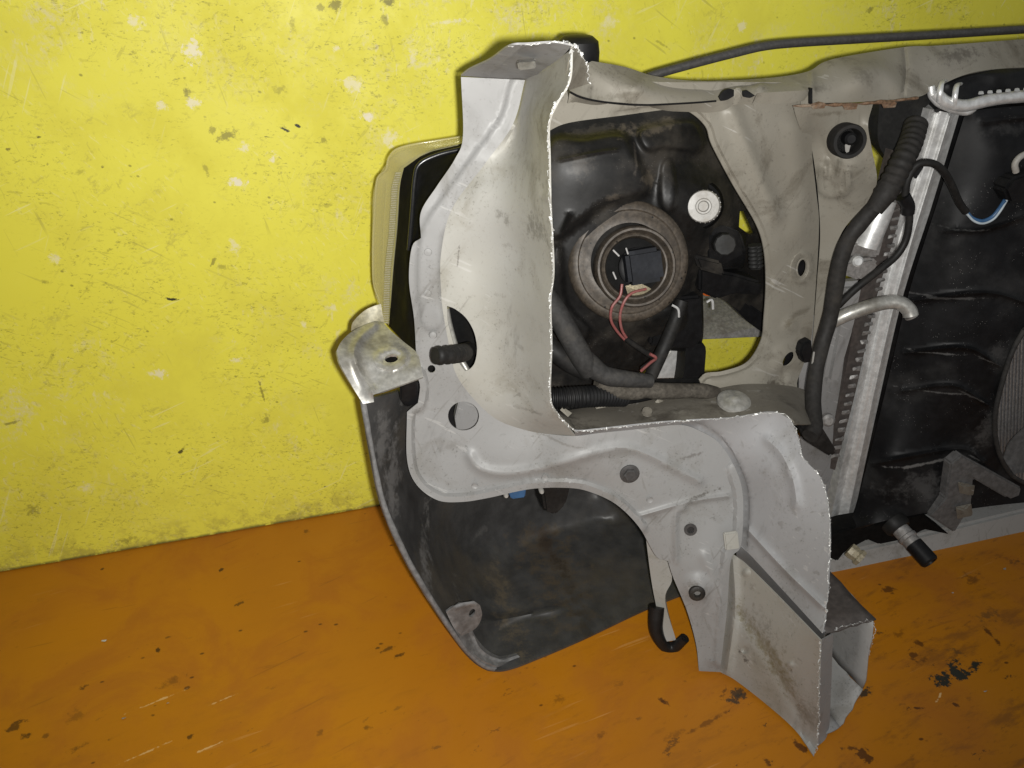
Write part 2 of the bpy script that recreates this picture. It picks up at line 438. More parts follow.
def mat_wall():
    k = N('yellow_wall_paint')
    big = k.noise(2.2, 4, .55); mid = k.noise(9, 6, .66)
    c = k.mix(k.ramp(big, .36, .64), (.680, .630, .066), (.635, .580, .052))
    c = k.mix(k.mul(k.ramp(mid, .45, .62), .34), c, (.53, .465, .042))
    ar = k.noise(3.4, 4, .55, vec=k.mapped(loc=(3.7, 0, 1.1)))
    # greyish rubbed film: broad, cloudy, broken up by fine noise
    fine = k.noise(190, 3, .7); pale = k.noise(26, 7, .74, dist=.4, vec=k.mapped(loc=(1, 2, 3)))
    film = k.mul(k.ramp(pale, .50, .64), k.ramp(ar, .40, .60))
    c = k.mix(k.mul(k.mul(film, k.ramp(fine, .36, .60)), .58), c, (.58, .515, .33))
    # short strokes in several directions: pale ones and dark ones
    g1 = k.noise(7, 4, .6, vec=k.mapped(loc=(1, 0, 5))); g2 = k.noise(6, 4, .6, vec=k.mapped(loc=(8, 0, 2)))
    for sc, st, ang, lo, t0, t1, am, gate, col in ((190, .35, .15, 0, .575, .66, .32, g1, (.24, .205, .03)), (200, .35, 1.35, 3, .585, .67, .30, g2, (.26, .225, .04)), (150, .25, -.8, 6, .605, .68, .30, g1, (.23, .20, .04)),
            (190, .35, .9, 9, .59, .67, .24, g2, (.72, .67, .38)), (120, .4, 1.7, 12, .585, .67, .34, ar, (.66, .59, .46)), (300, .6, .1, 15, .585, .66, .50, g1, (.13, .115, .02))):
        v = k.noise(sc, 4, .68, vec=k.mapped((st, 1, 1), (0, ang, 0), (lo, lo * .3, lo * .7)))
        c = k.mix(k.mul(k.mul(k.ramp(v, t0, t1), k.ramp(gate, .40, .58)), am), c, col)
    s2 = k.noise(48, 7, .82, vec=k.mapped((.6, 1, 1), (0, -.5, 0), (2, 0, 2)))
    c = k.mix(k.mul(k.mul(k.ramp(s2, .565, .66), k.ramp(g2, .42, .58)), .42), c, (.33, .285, .06))
    dots = k.mul(k.ramp(k.voro(60, vec=k.mapped((.8, 1, 1.1), (0, .4, 0))), .13, .05), k.ramp(k.noise(26, 3), .53, .62))
    c = k.mix(k.mul(dots, .6), c, (.10, .09, .02))
    for sx, ang, lo in ((.05, .6, (0, 0, 0)), (.04, -1.1, (4, 0, 2)), (.05, 1.4, (9, 0, 3)), (.05, -.35, (6, 0, 8))):
        h = k.noise(210, 2, .5, vec=k.mapped((sx, 1, 1), (0, ang, 0), lo))
        h = k.mul(k.ramp(h, .66, .70), k.ramp(k.noise(7, 3, vec=k.mapped(loc=lo)), .50, .62))
        c = k.mix(k.mul(h, .36), c, (.70, .66, .36) if lo[0] in (4, 6) else (.27, .24, .05))
    bare = film
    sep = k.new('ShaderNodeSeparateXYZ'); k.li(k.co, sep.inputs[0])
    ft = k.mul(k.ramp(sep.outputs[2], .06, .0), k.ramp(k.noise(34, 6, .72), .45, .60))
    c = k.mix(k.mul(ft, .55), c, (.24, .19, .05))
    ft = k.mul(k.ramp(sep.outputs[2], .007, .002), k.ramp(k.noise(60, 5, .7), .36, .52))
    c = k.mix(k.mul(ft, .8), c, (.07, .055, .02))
    w, d, b = (.68, .62, .50), (.18, .155, .028), (.03, .03, .012)
    nz = k.math('ADD', k.mul(k.math('SUBTRACT', k.noise(150, 5, .78), .5), 4.2), .1)
    c = k.blots(c, [(193, 51, 11, 13, 0, .75, w, .5), (193, 102, 7, 7, 0, .7, w, .6), (135, 22, 11, 8, 20, .6, w, .7), (238, 182, 10, 7, -15, .85, w, .5), (352, 84, 14, 8, -10, .6, w, .6), (366, 117, 8, 6, 0, .8, w, .5),
        (390, 138, 10, 12, 0, .55, w, .6), (273, 157, 6, 6, 0, .7, w, .6), (244, 147, 7, 6, 0, .6, w, .6), (234, 246, 5, 9, 0, .5, w, .7), (160, 374, 11, 5, -5, .6, w, .6), (86, 488, 9, 8, 30, .4, w, .8), (238, 360, 9, 4, 0, .5, w, .7),
        (162, 106, 6, 5, 0, .6, w, .6), (337, 48, 5, 5, 0, .6, w, .7), (450, 22, 22, 3, 3, .5, w, .7), (412, 55, 6, 12, 0, .45, w, .7), (370, 118, 8, 5, 0, .5, w, .7), (610, 22, 10, 7, 0, .4, w, .7), (742, 26, 7, 6, 0, .5, w, .6), (54, 259, 8, 6, 0, .5, w, .7), (332, 308, 6, 5, 0, .5, w, .7), (304, 325, 4, 6, 0, .5, w, .7),
        (226, 135, 13, 7, 20, .75, d, .6), (212, 130, 5, 4, 0, .6, d, .6), (293, 27, 4, 10, 0, .5, d, .7), (187, 92, 4, 7, -10, .7, d, .6), (336, 6, 8, 7, 20, .8, d, .5), (388, 2, 10, 4, 0, .9, d, .5), (33, 510, 8, 9, 0, .6, d, .7), (286, 130, 6, 1.8, -25, 1, b, .4), (298, 126, 4, 1.6, -25, 1, b, .4), (268, 137, 5, 1, -10, .7, b, .5),
        (262, 392, 1.6, 16, 4, .7, d, .5), (266, 419, 5, 6, 0, .6, d, .6), (213, 262, 2, 10, -35, .7, d, .5), (222, 267, 8, 4, 10, .5, d, .7), (8, 149, 4, 2.2, 0, .9, d, .5), (39, 137, 2.6, 1.4, 0, .8, b, .5), (99, 96, 2, 1.4, 0, .9, b, .5), (103, 167, 3, 2, 0, .8, d, .5), (181, 451, 4, 2.4, 35, .9, b, .5), (10, 423, 12, 2, 4, .7, d, .6), (280, 90, 9, 6, 0, .45, d, .8), (320, 8, 5, 5, 0, .6, d, .6),
        (323, 140, 5, 5, 0, .6, d, .6), (325, 205, 8, 3, 0, .4, d, .7), (206, 170, 3, 7, 10, .5, d, .6), (80, 172, 8, 4, 0, .4, d, .8), (127, 540, 12, 5, 0, .5, d, .7), (292, 513, 6, 3, 0, .5, d, .7), (45, 282, 4, 3, 0, .5, d, .6), (171, 299, 6, 1.6, -10, 1, b, .5), (385, 20, 5, 6, 30, .6, d, .6), (440, 205, 3, 6, 0, .5, d, .6), (660, 43, 12, 1.5, -30, .45, d, .6), (870, 10, 5, 3, 30, .6, d, .6)], nz, 'wall')
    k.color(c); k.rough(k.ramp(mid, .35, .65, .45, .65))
    k.b.inputs['Specular IOR Level'].default_value = .35
    k.bumpn(k.math('ADD', k.mul(mid, .8), k.mul(bare, -.5)), .3, .0015)
    return k.m

def mat_floor():
    k = N('orange_floor_paint')
    big = k.noise(2.0, 4, .6, dist=.3); mid = k.noise(8, 6, .64, dist=.5)
    c = k.mix(k.ramp(big, .38, .62), (.415, .154, .0055), (.370, .132, .006))
    c = k.mix(k.mul(k.ramp(mid, .46, .64), .45), c, (.31, .095, .008))
    sep = k.new('ShaderNodeSeparateXYZ'); k.li(k.co, sep.inputs[0])
    darkened = k.math('ADD', k.ramp(sep.outputs[1], .85, .40, .12, .55), k.ramp(sep.outputs[0], .25, .65, 0, .75))  # darker nearer the viewer and to the right
    smear = k.noise(30, 7, .74, vec=k.mapped((.3, 1, 1), (0, 0, .18)))
    c = k.mix(k.mul(k.mul(k.ramp(smear, .50, .66), darkened), .52), c, (.17, .062, .012))
    sm2 = k.noise(95, 6, .75, vec=k.mapped((.3, 1, 1), (0, 0, .25), (3, 3, 0)))
    c = k.mix(k.mul(k.mul(k.ramp(sm2, .56, .68), darkened), .45), c, (.10, .040, .010))
    cl = k.noise(55, 6, .72, vec=k.mapped((.5, 1, 1), (0, 0, .3), (3, 1, 0))); ar = k.noise(7, 3, vec=k.mapped(loc=(2, 5, 0)))
    st = k.mul(k.mul(k.ramp(cl, .615, .645), k.ramp(ar, .48, .58)), k.ramp(darkened, 0, .8, .15, 1))
    c = k.mix(k.mul(st, .85), c, (.045, .022, .010))
    dots = k.mul(k.ramp(k.voro(55, vec=k.mapped((.6, 1, 1))), .12, .06), k.ramp(k.noise(17, 3), .52, .57))
    c = k.mix(k.mul(dots, .8), c, (.05, .016, .004))
    for sx, ang, lo in ((.05, .16, (0, 0, 0)), (.06, .05, (5, 2, 0)), (.06, .35, (8, 1, 0))):
        h = k.noise(120, 2, .5, vec=k.mapped((sx, 1, 1), (0, 0, ang), lo))
        h = k.mul(k.ramp(h, .675, .705), k.ramp(k.noise(6, 3, vec=k.mapped(loc=lo)), .50, .60))
        c = k.mix(k.mul(h, .28), c, (.60, .34, .14) if not lo[0] else (.12, .045, .01))
    d, o, l = (.075, .025, .005), (.026, .025, .018), (.70, .50, .25)
    nz = k.math('ADD', k.mul(k.math('SUBTRACT', k.noise(95, 5, .72), .5), 4.5), .1)
    c = k.blots(c, [(16, 725, 9, 5, 15, .85, d, .5), (25, 736, 7, 3, 0, .9, d, .5), (84, 687, 5, 2.6, 0, .8, d, .5), (221, 570, 3, 2.4, 0, 1, d, .4), (158, 650, 2.4, 2, 0, 1, d, .4), (191, 736, 4, 2.5, 0, .9, d, .5), (172, 682, 16, 6, 10, .45, d, .8), (238, 604, 6, 1.8, 15, .8, d, .5), (169, 637, 5, 1.6, 0, .7, d, .5), (102, 569, 2, 1.6, 0, .9, d, .5),
        (390, 648, 9, 2, 5, .8, d, .5), (397, 656, 6, 3, 0, .9, d, .5), (378, 648, 3, 1.6, 0, .9, d, .5), (306, 531, 4, 3, 0, .6, d, .7), (188, 688, 4, 2, 0, .8, d, .5), (45, 736, 4, 3, 0, .6, d, .5), (80, 747, 16, 3, 5, .6, d, .7), (368, 727, 5, 3, 0, .6, d, .6), (320, 732, 6, 3, 20, .5, d, .6), (76, 715, 10, 8, 0, .4, d, .8),
        (943, 680, 13, 6, 8, 1, o, .25), (958, 672, 12, 7, 12, 1, o, .25), (975, 666, 11, 4, 14, 1, o, .3), (912, 656, 8, 4, 10, .8, d, .5), (919, 644, 6, 4, 0, .8, d, .5), (924, 661, 8, 3, 0, .6, d, .6), (992, 636, 3, 10, -10, .85, d, .5), (989, 615, 16, 6, 10, .5, o, .8), (973, 578, 12, 6, 10, .6, d, .7), (867, 692, 10, 3, 5, .9, o, .4), (865, 755, 9, 6, -40, .9, d, .4), (850, 748, 10, 3, -20, .8, d, .5),
        (889, 590, 9, 4, 0, .8, d, .5), (957, 653, 7, 6, 20, .6, o, .6), (917, 708, 9, 2, -20, .9, d, .4), (739, 695, 16, 6, 10, .85, o, .5), (725, 690, 12, 2, 40, .7, d, .5), (664, 702, 3, 8, 25, .85, d, .5), (707, 723, 42, 2, 6, .6, d, .7), (800, 746, 4, 9, 0, .9, d, .5), (768, 762, 4, 5, 0, .8, d, .5), (955, 705, 3, 2, 0, .9, d, .5), (900, 634, 9, 4, 5, .5, d, .7), (676, 735, 14, 3, 5, .4, d, .7), (560, 700, 14, 4, 5, .4, d, .8), (600, 735, 10, 3, 5, .5, d, .7),
        (160, 700, 28, 1.1, 7, .5, l, .6), (140, 755, 26, 1.1, 9, .5, l, .6), (210, 747, 14, 1.0, 5, .5, l, .6), (222, 700, 16, .9, 8, .4, l, .6), (940, 695, 10, .9, 25, .7, l, .5)], nz, 'floor')
    k.color(c); k.rough(k.ramp(mid, .35, .65, .36, .58)); k.b.inputs['Specular IOR Level'].default_value = .4
    k.bumpn(k.math('ADD', mid, k.mul(smear, .6)), .25, .0012)
    return k.m

M = {}
M['wall'] = mat_wall(); M['floor'] = mat_floor()
M['paint'] = mat_paint('silver_paint', (.318, .312, .288), (.295, .284, .248), (.20, .185, .150), .6, [((508, 225, .66), 0, 9, 12, 20, .5, (.085, .078, .062), .9), ((538, 232, .62), 0, 8, 16, 0, .55, (.085, .078, .062), .9), ((515, 255, .66), 0, 12, 5, 0, .4, (.1, .09, .07), .9), ((461, 262, .70), 0, 1.2, 18, -8, .6, (.08, .07, .06), .6), ((525, 165, .65), 0, 10, 14, 10, .35, (.1, .09, .07), .9),
    ((520, 345, .67), 0, 7, 6, 0, .3, (.1, .09, .075), .9), ((470, 300, .70), 0, 10, 3, 0, .35, (.1, .09, .07), .9), ((545, 130, .60), 0, 5, 20, 0, .4, (.09, .08, .06), .9), ((528, 410, .66), 0, 18, 4, 20, .35, (.1, .09, .07), .9), ((500, 300, .68), 0, 8, 4, 20, .25, (.1, .09, .07), .9)])
M['paint_beige'] = mat_paint('dusty_beige_paint', (.182, .167, .136), (.218, .204, .172), (.098, .085, .064), .9, [((780, 390, .70), 0, 20, 9, -25, .75, (.055, .046, .034), .7), ((800, 400, .70), 0, 14, 8, 0, .6, (.06, .05, .036), .8), ((760, 82, .71), 0, 40, 5, 3, .4, (.07, .06, .045), .9), ((790, 325, .72), 0, 8, 8, 0, .5, (.10, .08, .05), .8), ((870, 75, .70), 0, 14, 10, 0, .4, (.08, .07, .055), .9), ((620, 95, .69), 0, 40, 4, 5, .4, (.08, .07, .05), .9), ((765, 170, .71), 0, 5, 30, -25, .35, (.08, .07, .055), .9), ((820, 90, .70), 0, 30, 5, 0, .45, (.08, .07, .055), .9), ((835, 115, .70), 0, 30, 4, 0, .5, (.08, .065, .045), .9), ((960, 55, .74), 0, 40, 8, 3, .6, (.06, .05, .042), .8)])
M['paint_grey'] = mat_paint('grey_film_paint', (.225, .222, .220), (.205, .20, .195), (.13, .122, .108), .65)
M['flange'] = mat_paint('flange_paint', (.245, .243, .239), (.220, .217, .210), (.155, .147, .131), .55, [((700, 495, .63), 0, 26, 2, 14, .7, (.05, .043, .034), .6), ((690, 455, .64), 0, 14, 3, 10, .5, (.07, .06, .05), .7), ((697, 592, .60), 0, 12, 15, 0, .45, (.09, .075, .055), .9), ((691, 531, .62), 0, 7, 7, 0, .5, (.08, .065, .05), .9), ((735, 620, .59), 0, 6, 22, 5, .5, (.09, .085, .075), .8), ((560, 440, .66), 0, 30, 2, -5, .4, (.1, .09, .075), .8), ((450, 445, .71), 0, 16, 5, 30, .25, (.1, .09, .08), .9), ((655, 520, .635), 0, 8, 20, 30, .3, (.09, .08, .065), .9)])
M['shelf'] = mat_paint('dirty_shelf_paint', (.125, .113, .093), (.175, .160, .132), (.06, .053, .042), .95, [((600, 418, .65), 0, 40, 8, 5, .6, (.05, .043, .034), .9), ((660, 405, .67), 0, 36, 7, 5, .55, (.055, .047, .037), .9), ((690, 412, .65), 0, 20, 5, 5, .5, (.24, .225, .19), .9), ((770, 405, .65), 0, 20, 8, 0, .5, (.19, .175, .145), .9), ((630, 416, .65), 0, 16, 3, 5, .5, (.22, .205, .175), .8), ((575, 420, .65), 0, 10, 5, 0, .7, (.03, .027, .022), .8)])
M['burr'] = mat_plain('bright_cut_metal', (.62, .62, .60), .45, .35, .35, damt=.3, dscale=260)
M['silver'] = mat_plain('bare_silver', (.40, .39, .36), .36, .55, .25, (.14, .125, .095), .6, 28)
M['alu'] = mat_plain('aluminium', (.68, .68, .67), .42, .55, .2, (.20, .185, .16), .45, 24)
M['alu_dull'] = mat_plain('dull_aluminium', (.30, .29, .28), .5, .5, .3, (.12, .10, .085), .6, 40)
M['black'] = mat_plain('black_plastic', (.006, .006, .0065), .5, 0, .3, (.028, .026, .023), .25, 22, spec=.22, speck=.08)
M['shroud'] = mat_plain('shroud_plastic', (.0065, .0065, .007), .5, 0, .35, (.040, .039, .038), .6, 12, spec=.16, speck=.75, marks=[((925, 485, .67), 0, 45, 22, 10, .5, (.075, .073, .072), .95), ((985, 430, .66), 0, 12, 40, 0, .5, (.08, .077, .074), .95), ((990, 350, .67), 0, 16, 20, 0, .35, (.07, .068, .066), .95), ((935, 351, .69), 0, 30, 1.6, 5, .7, (.10, .098, .095), .7), ((982, 357, .67), 0, 18, 1.4, -25, .7, (.09, .088, .085), .7), ((930, 389, .69), 0, 28, 1.6, 5, .7, (.10, .098, .095), .7), ((972, 396, .665), 0, 18, 1.4, -28, .7, (.09, .088, .085), .7), ((915, 457, .69), 0, 46, 2, 10, .8, (.12, .117, .112), .7), ((972, 456, .665), 0, 14, 1.8, -28, .8, (.11, .107, .103), .7), ((965, 230, .69), 0, 24, 1.4, 0, .6, (.08, .078, .076), .7), ((945, 298, .69), 0, 42, 1.6, 5, .6, (.08, .078, .076), .7), ((1010, 130, .70), 0, 30, 8, 5, .3, (.06, .058, .056), .95)])  # thin pale marks paint the rib highlights, broad ones are dust
M['dustblack'] = mat_plain('dusty_black_plastic', (.008, .0076, .0072), .5, 0, .4, (.050, .043, .034), .6, 15, spec=.35, speck=.35, marks=[((655, 128, .745), 0, 40, 7, 5, .8, (.07, .058, .042), .8), ((645, 178, .74), 0, 14, 12, 30, .7, (.075, .062, .046), .9), ((575, 160, .745), 0, 18, 16, 0, .45, (.06, .052, .042), .9), ((632, 155, .74), 0, 3, 18, -15, .6, (.07, .06, .05), .7), ((590, 130, .76), 0, 24, 5, 5, .5, (.05, .043, .034), .8), ((608, 190, .74), 0, 16, 5, 10, .6, (.07, .058, .045), .8)])
M['ring'] = mat_plain('dusty_bulb_seat', (.056, .045, .034), .5, .1, .4, (.022, .018, .015), .7, 40, spec=.35, tar=.9)
M['rubber'] = mat_plain('rubber', (.010, .0095, .009), .62, 0, .3, (.032, .028, .024), .45, 40, spec=.22)
M['tape'] = mat_plain('dusty_tape', (.026, .025, .024), .7, 0, .3, (.075, .068, .058), .5, 38, spec=.25)
M['harness'] = mat_plain('harness_tape', (.019, .0175, .016), .7, 0, .3, (.040, .035, .029), .6, 30, spec=.22)
M['bumper'] = mat_plain('grey_bumper_plastic', (.044, .043, .042), .42, 0, .3, (.075, .061, .043), .7, 7, spec=.5, speck=.2, marks=[((545, 545, .86), 0, 45, 22, -20, .6, (.082, .060, .036), .95), ((500, 595, .78), 0, 16, 26, 20, .65, (.105, .083, .055), .95), ((590, 575, .82), 0, 16, 26, 0, .55, (.10, .08, .054), .95), ((470, 480, .82), 0, 30, 20, 0, .4, (.09, .085, .078), .95), ((545, 540, .86), 0, 16, 8, -30, .6, (.03, .02, .014), .8), ((393, 490, .70), 0, 14, 70, -12, .8, (.150, .145, .140), .95), ((425, 575, .69), 0, 12, 50, -28, .8, (.155, .150, .145), .95), ((383, 440, .71), 0, 14, 45, -8, .7, (.135, .13, .125), .95), ((460, 630, .67), 0, 10, 20, -40, .6, (.15, .145, .14), .95), ((480, 535, .84), 0, 14, 6, 0, .4, (.10, .095, .09), .8), ((560, 640, .69), 0, 60, 5, 22, .5, (.012, .012, .012), .8)])
M['bumper_rim'] = mat_plain('scuffed_bumper_edge', (.15, .148, .146), .42, 0, .3, (.04, .038, .036), .6, 26)
M['rust'] = mat_plain('rusty_edge', (.19, .115, .07), .7, .2, .5, (.36, .31, .24), .7, 60)
M['brown'] = mat_plain('primer_brown', (.060, .050, .045), .6, .1, .3, (.035, .03, .026), .4, 30)
M['white'] = mat_plain('white_nylon', (.28, .27, .25), .5, 0, .12, (.22, .19, .15), .5, 60)
M['cavity'] = mat_plain('dark_grey_plastic', (.016, .016, .0155), .6, 0, .2, (.035, .032, .028), .3, 40, spec=.18)
M['rod'] = mat_plain('grey_steel_rod', (.075, .072, .070), .45, .4, .25, (.035, .03, .027), .5, 50)
M['connector'] = mat_plain('dark_connector', (.0085, .0095, .0125), .65, 0, .2, (.02, .019, .018), .3, 40, spec=.15)
M['red'] = mat_plain('red_wire', (.19, .06, .055), .45, 0, .25, (.14, .09, .08), .4, 120)
M['blue'] = mat_plain('blue_wire', (.03, .085, .18), .4, 0, .15, damt=.2)
M['bluewhite'] = mat_plain('pale_wire', (.36, .41, .44), .4, 0, .15, damt=.2)
M['amber'] = mat_plain('amber_plastic', (.45, .09, .01), .35, 0, .15, damt=.2)
M['core'] = mat_plain('radiator_core', (.22, .215, .22), .5, .3, .3, (.11, .10, .09), .5, 50)
M['creamplug'] = mat_plain('cream_nut', (.34, .295, .20), .55, .1, .35, (.10, .08, .05), .6, 120)
M['yellowed'] = mat_plain('yellowed_paint', (.27, .245, .16), .5, .1, .3, (.12, .095, .05), .6, 40)
M['dirtwrap'] = mat_plain('dirt_caked_wrap', (.075, .066, .054), .75, 0, .4, (.04, .034, .027), .7, 40, spec=.2)
M['lower'] = mat_paint('lower_beam_paint', (.30, .298, .29), (.27, .265, .25), (.16, .15, .13), .7)
M['paint_lower'] = mat_paint('lower_grey_paint', (.262, .262, .266), (.24, .238, .236), (.165, .158, .145), .5)
M['rail'] = mat_paint('stained_rail_paint', (.295, .290, .276), (.262, .252, .220), (.18, .163, .12), .6, [((768, 650, .53), 0, 10, 30, 25, .6, (.13, .11, .05), .9), ((788, 690, .50), 0, 7, 26, 20, .55, (.12, .10, .05), .9), ((745, 600, .59), 0, 6, 18, 0, .5, (.10, .09, .075), .8), ((740, 650, .57), 0, 3, 7, 20, .8, (.05, .045, .04), .5), ((790, 664, .51), 0, 3, 4, 0, .7, (.06, .05, .04), .6), ((812, 720, .47), 0, 4, 24, 0, .5, (.10, .09, .07), .9), ((747, 578, .59), 0, 5, 5, 0, .4, (.1, .09, .07), .8)])
M['bracket'] = mat_plain('grey_bracket_plastic', (.095, .093, .092), .6, 0, .3, (.095, .088, .08), .5, 26, spec=.3)

def mat_lens():
    k = N('clear_lens')
    k.color((.62, .58, .34)); k.rough(.12); k.b.inputs['Specular IOR Level'].default_value = .6
    k.bumpn(k.noise(60, 3), .1, .0005)
    tr = k.new('ShaderNodeBsdfTransparent'); tr.inputs[0].default_value = (.96, .94, .74, 1)
    mx = k.new('ShaderNodeMixShader'); mx.inputs[0].default_value = .30
    k.li(tr.outputs[0], mx.inputs[1]); k.li(k.b.outputs[0], mx.inputs[2])
    k.li(mx.outputs[0], k.t.nodes['Material Output'].inputs['Surface'])
    return k.m
M['lens'] = mat_lens()
M['flank'] = mat_plain('matt_black_flank', (.006, .006, .006), .75, 0, .3, (.02, .018, .015), .3, 22, spec=.06)
M['gloss'] = mat_plain('gloss_black', (.010, .010, .0105), .28, 0, .2, (.02, .018, .015), .2, 30, spec=.6)
M['prism'] = mat_plain('lens_prism', (.36, .335, .22), .25, 0, .3, (.2, .18, .1), .4, 200)

# ------------------------------------------------------------------ setting: wall and floor
WALLY = 1.015
def box_mesh(name, a, b):
    (x0, y0, z0), (x1, y1, z1) = a, b
    v = [(x0, y0, z0), (x1, y0, z0), (x1, y1, z0), (x0, y1, z0), (x0, y0, z1), (x1, y0, z1), (x1, y1, z1), (x0, y1, z1)]
    return mesh(name, v, [(0, 3, 2, 1), (4, 5, 6, 7), (0, 1, 5, 4), (1, 2, 6, 5), (2, 3, 7, 6), (3, 0, 4, 7)], 0)
tag(link('floor', box_mesh('floor', (-2.5, -1.5, -.05), (4.5, WALLY + .06, 0)), M['floor']), 'orange painted floor with dark scuffs and oil stains', 'floor', kind='structure')
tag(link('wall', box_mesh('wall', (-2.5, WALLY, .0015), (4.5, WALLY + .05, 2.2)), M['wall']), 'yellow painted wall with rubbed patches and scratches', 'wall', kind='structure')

# ------------------------------------------------------------------ the car front section
root = empty('car_front_section', (.33, .66, 0))
tag(root, 'cut-off silver car front corner with headlight, bumper and radiator standing on orange floor', 'car part')

# ---- wheelhouse apron: flange strip, concave panel, ledge, rear panel, frame rail
border = [(525, 80, .715), (513, 124, .715), (484, 165, .715), (452, 209, .715), (441, 254, .715), (441, 290, .715), (443, 312, .714), (450, 350, .712), (456, 374, .709),
          (472, 397, .705), (496, 419, .695), (525, 430, .683), (548, 434, .67), (575, 436, .645)]
cut_up = [(571, 50, .57), (569, 80, .57), (556, 104, .573), (548.5, 124, .576), (549, 160, .58), (550, 205, .585), (553, 269, .595), (550, 300, .60), (551, 345, .608), (550, 397, .618), (558, 415, .625), (575, 431, .63)]
cut_low = [(575, 431, .63), (584, 431, .632), (620, 427, .635), (656, 423, .637), (684, 421, .636), (732, 418, .628), (771, 412, .615), (790, 419, .60), (799, 440, .585), (803, 457, .572), (821, 479, .55), (828, 505, .535), (830, 544, .515), (826, 611, .488), (822, 632, .476)]
outer = [(461, 77, .72), (463, 136, .72), (455, 159, .72), (437, 186, .72), (421, 212, .72), (421, 238, .72), (412, 247, .72), (409, 280, .72), (414, 318, .72), (416, 351, .72), (417, 374, .72), (420, 386, .72), (418, 403, .72),
         (407, 412, .72), (407, 459, .715), (416, 484, .71), (437, 500, .70), (461, 502, .695), (488, 498, .688), (531, 489, .672), (570, 488, .660), (593, 493, .653), (617, 505, .646), (639, 527, .638), (656, 556, .63),
         (668, 561, .622), (673, 577, .618), (687, 611, .607), (696, 644, .595), (699, 671, .585)]
seam = [(575, 436, .645), (600, 433, .644), (640, 429, .644), (680, 425, .643), (702, 432, .641), (720, 444, .637), (736, 470, .63), (743, 498, .622), (741, 545, .605)]
pillar = [(741, 545, .605), (731, 560, .600), (727, 610, .592), (720, 672, .578)]

apron = sheet('apron_panel', border + cut_up[::-1][1:], M['paint'], root,
    ctrl=[(505, 130, .700), (478, 190, .706), (535, 115, .64), (490, 250, .702), (465, 260, .713), (520, 250, .668), (480, 330, .704), (515, 330, .674), (500, 385, .690), (530, 390, .655), (545, 420, .645), (520, 180, .668)],
    holes=[[(447, 306), (455, 309), (466, 318), (474, 332), (477, 348), (475, 362), (470, 369), (465, 371), (459, 362), (453, 342), (448, 322)]],
    relief=[bead([(538, 95), (533, 130), (535, 170), (538, 195)], 3.5, .003), bump(548, 197, 7, .004)], step=3.5, label='concave silver inner apron with torn saw-cut edge')
flange_line = catmull([(p[0], p[1]) for p in outer[12:24]], 40)
def ledge(x, y):
    return 0 * x
strip_in = [(498, 84), (498, 100), (492, 119), (466, 151)]
flange = sheet('fender_flange', outer + [(720, 672, .578), (727, 610, .592), (731, 560, .600), (741, 545, .605), (743, 498, .622), (736, 470, .63), (720, 444, .637), (702, 432, .641), (680, 425, .643), (640, 429, .644), (600, 433, .644)] + border[::-1], M['flange'], root,
    ctrl=[(440, 450, .71), (500, 460, .685), (560, 460, .652), (640, 470, .64), (690, 500, .63), (700, 600, .60), (435, 330, .718)],
    holes=[ellipse(463.5, 416, 15.5, 14.5), ellipse(431.5, 369, 4, 4, n=10), ellipse(691, 531, 3.2, 3.6, n=10)],
    relief=[rim(outer[10:24], 9, .005), bead([(470, 455), (478, 467), (500, 473), (531, 470), (570, 460), (617, 448), (646, 454), (699, 481)], 4.5, .0045),
            rim([(520, 88), (510, 122), (480, 164), (450, 205), (432, 235), (428, 280), (432, 320)], 13, .004),
            bead([(640, 516), (690, 502), (728, 496)], 2.5, .003), bead([(676, 560), (676, 515), (684, 508)], 3, .003), bump(697, 588, 17, .004), rim([(736, 470), (743, 498), (741, 540), (730, 562), (722, 660)], 10, .004),
            bead([(704, 556), (716, 590), (709, 660)], 5, .0022)],
    step=3.2, smooth=50, label='bright stepped outer flange of the wheel housing')
top_ledge = sheet('top_ledge', [(461, 76, .72), (470, 69, .70), (489, 60, .655), (509, 46.5, .585), (530, 44.5, .578), (555, 43, .572), (572, 46, .568), (560, 58, .60), (540, 72, .66), (525, 80, .715)], M['paint_grey'], root,
    relief=[bead([(489, 74), (520, 48)], 1.6, .003)], step=3)
hull('retaining_clip', [P(a, b, c) for a, b, c in ((517, 63, .60), (535, 61, .60), (536, 69, .61), (519, 71, .61), (517, 60, .62), (536, 58, .62))], M['silver'], top_ledge, .001)
rear = sheet('rear_apron_panel', seam + [(755, 560, .583), (790, 598, .532), (822, 633, .476)] + cut_low[::-1][1:], M['paint_lower'], root,
    ctrl=[(770, 470, .595), (790, 540, .555), (700, 424, .64)],
    relief=[rim([(684, 424), (704, 430), (722, 444), (738, 472), (745, 500), (743, 545)], 5, -.003), bead([(768, 440), (782, 455), (793, 480), (797, 505)], 4.5, .0035), bead([(748, 530), (785, 570), (822, 606)], 3, .0035)], step=3.5, label='grey apron above the rail with wavy saw-cut edge')
for nm, ln in (('cut_edge', cut_up), ('cut_edge', [(509, 46, .585), (530, 44, .577), (555, 42.5, .570), (572, 44, .567), (571, 52, .569)]), ('cut_edge', cut_low)):
    ragged(nm, offset_xy(ln, -.001), M['burr'], apron if ln is not cut_low else rear)
flap = sheet('inner_flap', [(573, 45, .575), (580, 52, .59), (586, 64, .605), (590, 83, .615), (570, 90, .60), (566, 84, .585), (570, 62, .575)], M['paint_beige'], root, step=4)
ragged('cut_edge', [(573, 44, .574), (580, 51, .588), (586, 63, .603), (590, 84, .613)], M['burr'], flap, .0006)
